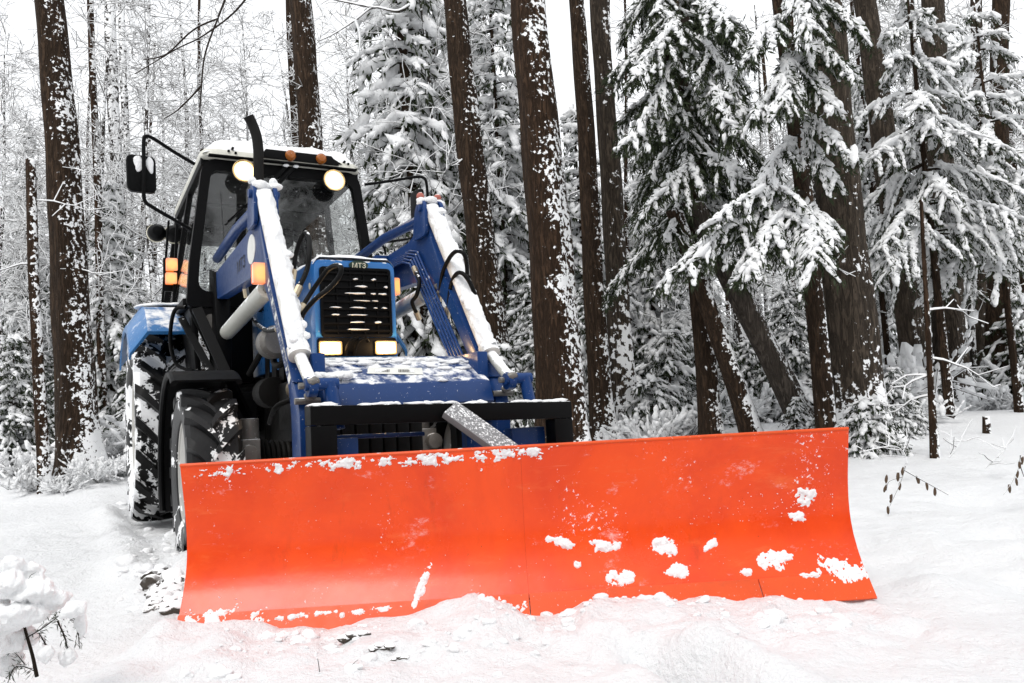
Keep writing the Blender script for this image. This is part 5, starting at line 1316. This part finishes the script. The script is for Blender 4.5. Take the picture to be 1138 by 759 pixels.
for k in range(18):
    a_ = -1.45 + 2.9 * (k + rgb.random() * .7) / 18; r_ = rgb.uniform(7.5, 13)
    o = place(SPR[k % 5], math.sin(a_) * r_ * 1.2, -math.cos(a_) * r_ + .5, rgb.uniform(.7, 1.), rgb.uniform(0, 6.28))
    tag(o, 'snowy spruce on the near side of the clearing, behind the viewpoint', 'tree', 'spruces closing the clearing behind the viewpoint')
KW['near'] = ('broad drooping spruce', 'snowy spruces with broad drooping boughs')
ORD = ['first', 'second', 'third', 'fourth', 'fifth', 'sixth', 'seventh', 'eighth', 'ninth', 'tenth', 'eleventh', 'twelfth', 'thirteenth', 'fourteenth', 'fifteenth', 'sixteenth', 'seventeenth', 'eighteenth', 'nineteenth', 'twentieth']
from collections import defaultdict
cells = defaultdict(list)
for kind, px, D, o in PLACED:
    i = max(j for j in range(len(LM)) if LM[j][0] <= px); cells[(kind, i)].append((px, o))
for (kind, i), L_ in cells.items():
    L_.sort(key=lambda t: t[0]); a_, b_ = LM[i][1], LM[i + 1][1]
    for k, (px, o) in enumerate(L_):
        nm_ = KW[kind][0]; pl_ = nm_ + ('es' if nm_.endswith('h') else 's')
        tag(o, ('the only %s between %s and %s' % (nm_, a_, b_)) if len(L_) == 1 else '%s from left of the %s between %s and %s' % (ORD[k], pl_, a_, b_), 'bush' if kind == 'bush' else 'tree', KW[kind][1])

# ---------------- bare twigs arching in from the top left, hanging in front of the white woods
def twig_thing(name, label, cat, polys, rad, m, n=5):
    o = np.array(polys[0][0], float); V, F_ = tubes_np([np.asarray(p) - o for p in polys], rad, n)
    root = empty(name, o); tag(root, label, cat); link('stem', mesh_np('stem', V, [F_], [m]), root); return root
def px_line(pts, D, n=5): return np.array(smooth_path([at(x, y, D) for x, y in pts], n))
tw = [px_line([(262, -30), (243, 18), (228, 60), (224, 95), (222, 125)], 8.), px_line([(290, -25), (262, 12), (225, 40), (195, 55), (150, 82)], 8.2), px_line([(243, 20), (215, 33), (185, 60), (160, 66)], 8.), px_line([(224, 95), (200, 120), (182, 132)], 8.)]
twig_thing('overhanging_branch', 'bare dark twig hanging down above the cab at the top left', 'branch', tw, [np.linspace(.012, .006, len(t)) for t in tw], 'twig_bare')
tw = [px_line([(455, 5), (440, 12), (415, 8), (395, 22), (370, 38), (355, 45)], 10.), px_line([(415, 8), (385, 2), (350, -5)], 10.), px_line([(350, -5), (365, 22), (385, 45), (392, 55)], 10.2), px_line([(395, 22), (400, 40), (398, 62)], 10.)]
twig_thing('overhanging_branch', 'bare snowy branch reaching left above the cab roof from the narrow trunk', 'branch', tw, [np.linspace(.022, .008, len(t)) for t in tw], 'twig_snowy')

# ---------------- foreground: snowed-under sapling, twigs, dry stalks, turned-up soil
DB = 2.25
root = empty('snowy_sapling', ground_at(38, 752)); o = np.array(root.location); tag(root, 'small young conifer buried under fat clumps of snow in the left foreground', 'sapling')
def loc(x, y, D=DB): return at(x, y, D) - o
st = [[(41, 752), (36, 728), (28, 700), (24, 680), (20, 650), (14, 632)], [(24, 668), (10, 652), (0, 662), (-12, 668)], [(30, 708), (44, 700), (58, 690), (68, 682)], [(66, 680), (78, 686), (86, 697), (88, 716)], [(26, 672), (38, 660), (30, 645)], [(38, 745), (26, 740), (16, 742), (10, 755)], [(28, 738), (20, 728), (12, 722)], [(24, 690), (10, 680), (-6, 690)], [(44, 704), (50, 715), (52, 728)], [(64, 690), (72, 708), (75, 722)]]
polys = [np.array(smooth_path([loc(*p) for p in q_], 4)) for q_ in st]
V, F_ = tubes_np(polys, [np.linspace(.0055 if i == 0 else .0028, .0014, len(p)) for i, p in enumerate(polys)], 6); sg = link('stem', mesh_np('stem', V, [F_], ['twig_dark']), root)
rng = np.random.default_rng(9)
P = np.concatenate([p[1:] for p in polys[1:]]); D = np.concatenate([np.gradient(p, axis=0)[1:] for p in polys[1:]])
V, F_ = needles_np(P, D, rng, 7, .022, .0011, .25, .6); link('needles', mesh_np('needles', V, [F_], ['needles'], None, False), sg)
cl = [(13, 627, 12, 10), (33, 634, 13, 12), (8, 648, 18, 13), (38, 656, 19, 14), (60, 664, 17, 13), (82, 676, 13, 11), (90, 694, 7, 15), (44, 676, 20, 12), (14, 684, 24, 17), (-4, 668, 14, 16), (12, 712, 26, 22), (50, 726, 9, 14), (75, 729, 9, 14), (4, 738, 17, 15), (-8, 705, 18, 30)]
m_ = MB(False)
k = DB / F_PX
for i, (x, y, rx, ry) in enumerate(cl):
    c_ = loc(x, y, DB + .04 * math.sin(i * 2.1)); rgi = np.random.default_rng(900 + i)
    m_.blob(c_, (rx * k * 1.1, rx * k * .9, ry * k * .72), 900 + i, 4, .30)
    for j in range(16):
        e = nrm(rgi.normal(size=3)); m_.blob(c_ + e * np.array([rx, rx * .85, ry]) * k * rgi.uniform(.55, .85), np.array([rx, rx * .8, ry * .8]) * k * rgi.uniform(.22, .50), 950 + i * 17 + j, 3, .30)
so = m_.build('snow', 'clump_snow', sg, smooth=180, recalc=False)
md = so.modifiers.new('merge', 'REMESH'); md.mode = 'VOXEL'; md.voxel_size = .0042; md.use_smooth_shade = True
sm2 = so.modifiers.new('soften', 'SMOOTH'); sm2.iterations = 14; sm2.factor = .5
dgr = bpy.context.evaluated_depsgraph_get(); me2 = bpy.data.meshes.new_from_object(so.evaluated_get(dgr)); so.modifiers.clear(); so.data = me2
co = np.empty(len(me2.vertices) * 3, np.float32); me2.vertices.foreach_get('co', co); co = co.reshape(-1, 3); nn3 = np.empty_like(co); me2.vertices.foreach_get('normal', nn3.reshape(-1))
nn3 = nn3.reshape(-1, 3); d_ = fbm(co[:, 0] * 55 + co[:, 1] * 31, co[:, 2] * 55 - co[:, 1] * 23, 71, 5) * .020; me2.vertices.foreach_set('co', (co + nn3 * d_[:, None]).ravel().astype(np.float32)); me2.update()
p = ground_at(372, 757)
tw = [px_line([(371, 757), (378, 748), (388, 742), (399, 744)], p[1], 4), px_line([(355, 759), (355, 745), (353, 732)], p[1], 3), px_line([(388, 742), (394, 736), (398, 733)], p[1], 3)]
t_ = twig_thing('twig', 'thin bent twig with one dry leaf poking from the snow at bottom centre', 'twig', tw, [np.linspace(.0016, .0010, len(t)) for t in tw], 'twig_dark')
m_ = MB(False); c_ = at(402, 750, p[1]) - np.array(t_.location); m_.blob(c_, (.007, .003, .014), 3, 2, .2); m_.build('leaf', 'brown_leaf', t_)
m_ = MB(False); c_ = at(400, 741, p[1]) - np.array(t_.location); m_.blob(c_, (.011, .010, .008), 4, 3, .2); m_.blob(c_ + np.array([-.03, 0, -.008]), (.016, .008, .005), 5, 2, .2); m_.build('snow', 'clump_snow', t_)
def dry_stalk(label, lines, leaves, D):
    tw = [px_line(l, D, 4) for l in lines]; t_ = twig_thing('dry_plant', label, 'plant', tw, [np.linspace(.0035, .0018, len(t)) for t in tw], 'twig_dark')
    for i, (x, y, a_) in enumerate(leaves):
        m_ = MB(False); c_ = at(x, y, D) - np.array(t_.location); u = nrm(np.array([math.sin(a_), .2, math.cos(a_)])); v_ = nrm(np.cross(u, (0, 1, 0))); m_.blob(c_, (.009, .006, .026), i, 2, .35, rot=np.stack([v_, np.cross(u, v_), u], 1)); m_.build('leaf', 'brown_leaf', t_, smooth=180)
dry_stalk('withered stalk with hanging curled leaves in the snow right of the blade', [[(1006, 518), (1001, 535), (992, 555), (986, 568)], [(1004, 522), (1018, 530), (1036, 540), (1054, 550)], [(1002, 530), (988, 535), (985, 545)]], [(985, 532, .3), (984, 543, .5), (1000, 541, .3), (998, 530, .2), (990, 554, .4), (987, 567, .2), (1020, 534, 0), (1030, 540, .1), (1039, 547, .1), (1003, 524, .3)], 4.9)
dry_stalk('withered leafy stalk at the right edge of the clearing', [[(1134, 506), (1131, 522), (1122, 540), (1115, 550)], [(1133, 515), (1138, 530)]], [(1133, 516, .2), (1131, 527, .3), (1130, 536, .1), (1122, 543, .1), (1136, 512, .4)], 5.2)
for i, (lb, pts) in enumerate((('low pale twigs sticking out of the snow beside the thin sapling stem', [(1055, 508), (1062, 500), (1070, 485)]), ('low pale twigs sticking out of the snow near the right edge', [(1095, 520), (1108, 508), (1118, 498)]), ('arched snowy twig bent over in front of the massive right trunk', [(955, 503), (975, 498), (995, 496), (1006, 505), (1008, 518)]))):
    D = 6.4; rng = np.random.default_rng(40 + i); tw = [px_line(pts, D)]
    for j in range(9):
        q0 = tw[0][rng.integers(1, len(tw[0]))]; e = rng.normal(0, 1, 3); e[2] = abs(e[2]) * .7; e = nrm(e); tw.append(q0 + e * rng.uniform(.08, .28) * np.linspace(0, 1, 4)[:, None] + rng.normal(0, .006, (4, 3)))
    twig_thing('twig', lb, 'twig', tw, [np.linspace(.005, .003, len(t)) for t in tw], 'twig_snowy')
m_ = MB(False); rng = np.random.default_rng(61)
for k in range(420):
    s_ = rng.uniform(-1.45, 1.30); n_ = .18 + abs(rng.normal(0, .24)); P = t2w((BA + b_u[0] * s_ + b_n[0] * n_, BB + b_u[1] * s_ + b_n[1] * n_, 0))
    if vnoise(np.array([s_ * 3.1]), np.array([n_ * 2]), 91)[0] < .36 + .25 * (s_ > .75): continue
    r = .004 + .020 * rng.random() ** 3; m_.blob((P[0], P[1], gz1(P[0], P[1]) - r * .1), (r * 1.4, r * 1.1, r * .8), k, 3 if r > .010 else 2, .40, crag=.30)
for k in range(80):
    P = ground_at(rng.uniform(130, 205), rng.uniform(560, 680)); r = .006 + .034 * rng.random() ** 2.4; m_.blob(P + np.array([0, 0, -r * .1]), (r * 1.4, r * 1.2, r * .8), k + 400, 3, .40, crag=.30)
tag(m_.build('broken_snow', 'clump_snow', None, smooth=180, recalc=False), 'loose broken snow lumps pushed up along the blade', None, None, 'stuff')
m_ = MB(False); rng = np.random.default_rng(14)
for k in range(40):
    px, py = rng.uniform(168, 204), rng.uniform(634, 678); p = ground_at(px, py); r = rng.uniform(.012, .040); m_.blob(p + np.array([0, 0, -.008]), (r * 1.4, r, r * rng.uniform(.7, 1.2)), k, 3, .45, crag=.45)
tag(m_.build('churned_soil', 'dark_soil', None, recalc=False), 'dark churned soil and snow at the left end of the blade', None, None, 'stuff')
for i, (px, py, r, lb) in enumerate(((393, 708, .020, 'dark clod of earth under the lower edge of the blade'), (424, 720, .017, 'brown clod of earth lying on the snow in front of the blade'), (444, 732, .013, 'smallest clod of earth on the snow below the blade'))):
    p = ground_at(px, py); m_ = MB(False)
    for j in range(4): m_.blob(p + np.array([(j - 1.5) * r * 1.1, rng.uniform(-.5, .5) * r, (j % 2) * r * .35]), (r * 1.1, r * .9, r * .65), j + 5 * i, 3, .22, crag=.25)
    tag(m_.build('earth_clod', 'dark_soil', None, recalc=False), lb, 'clod')
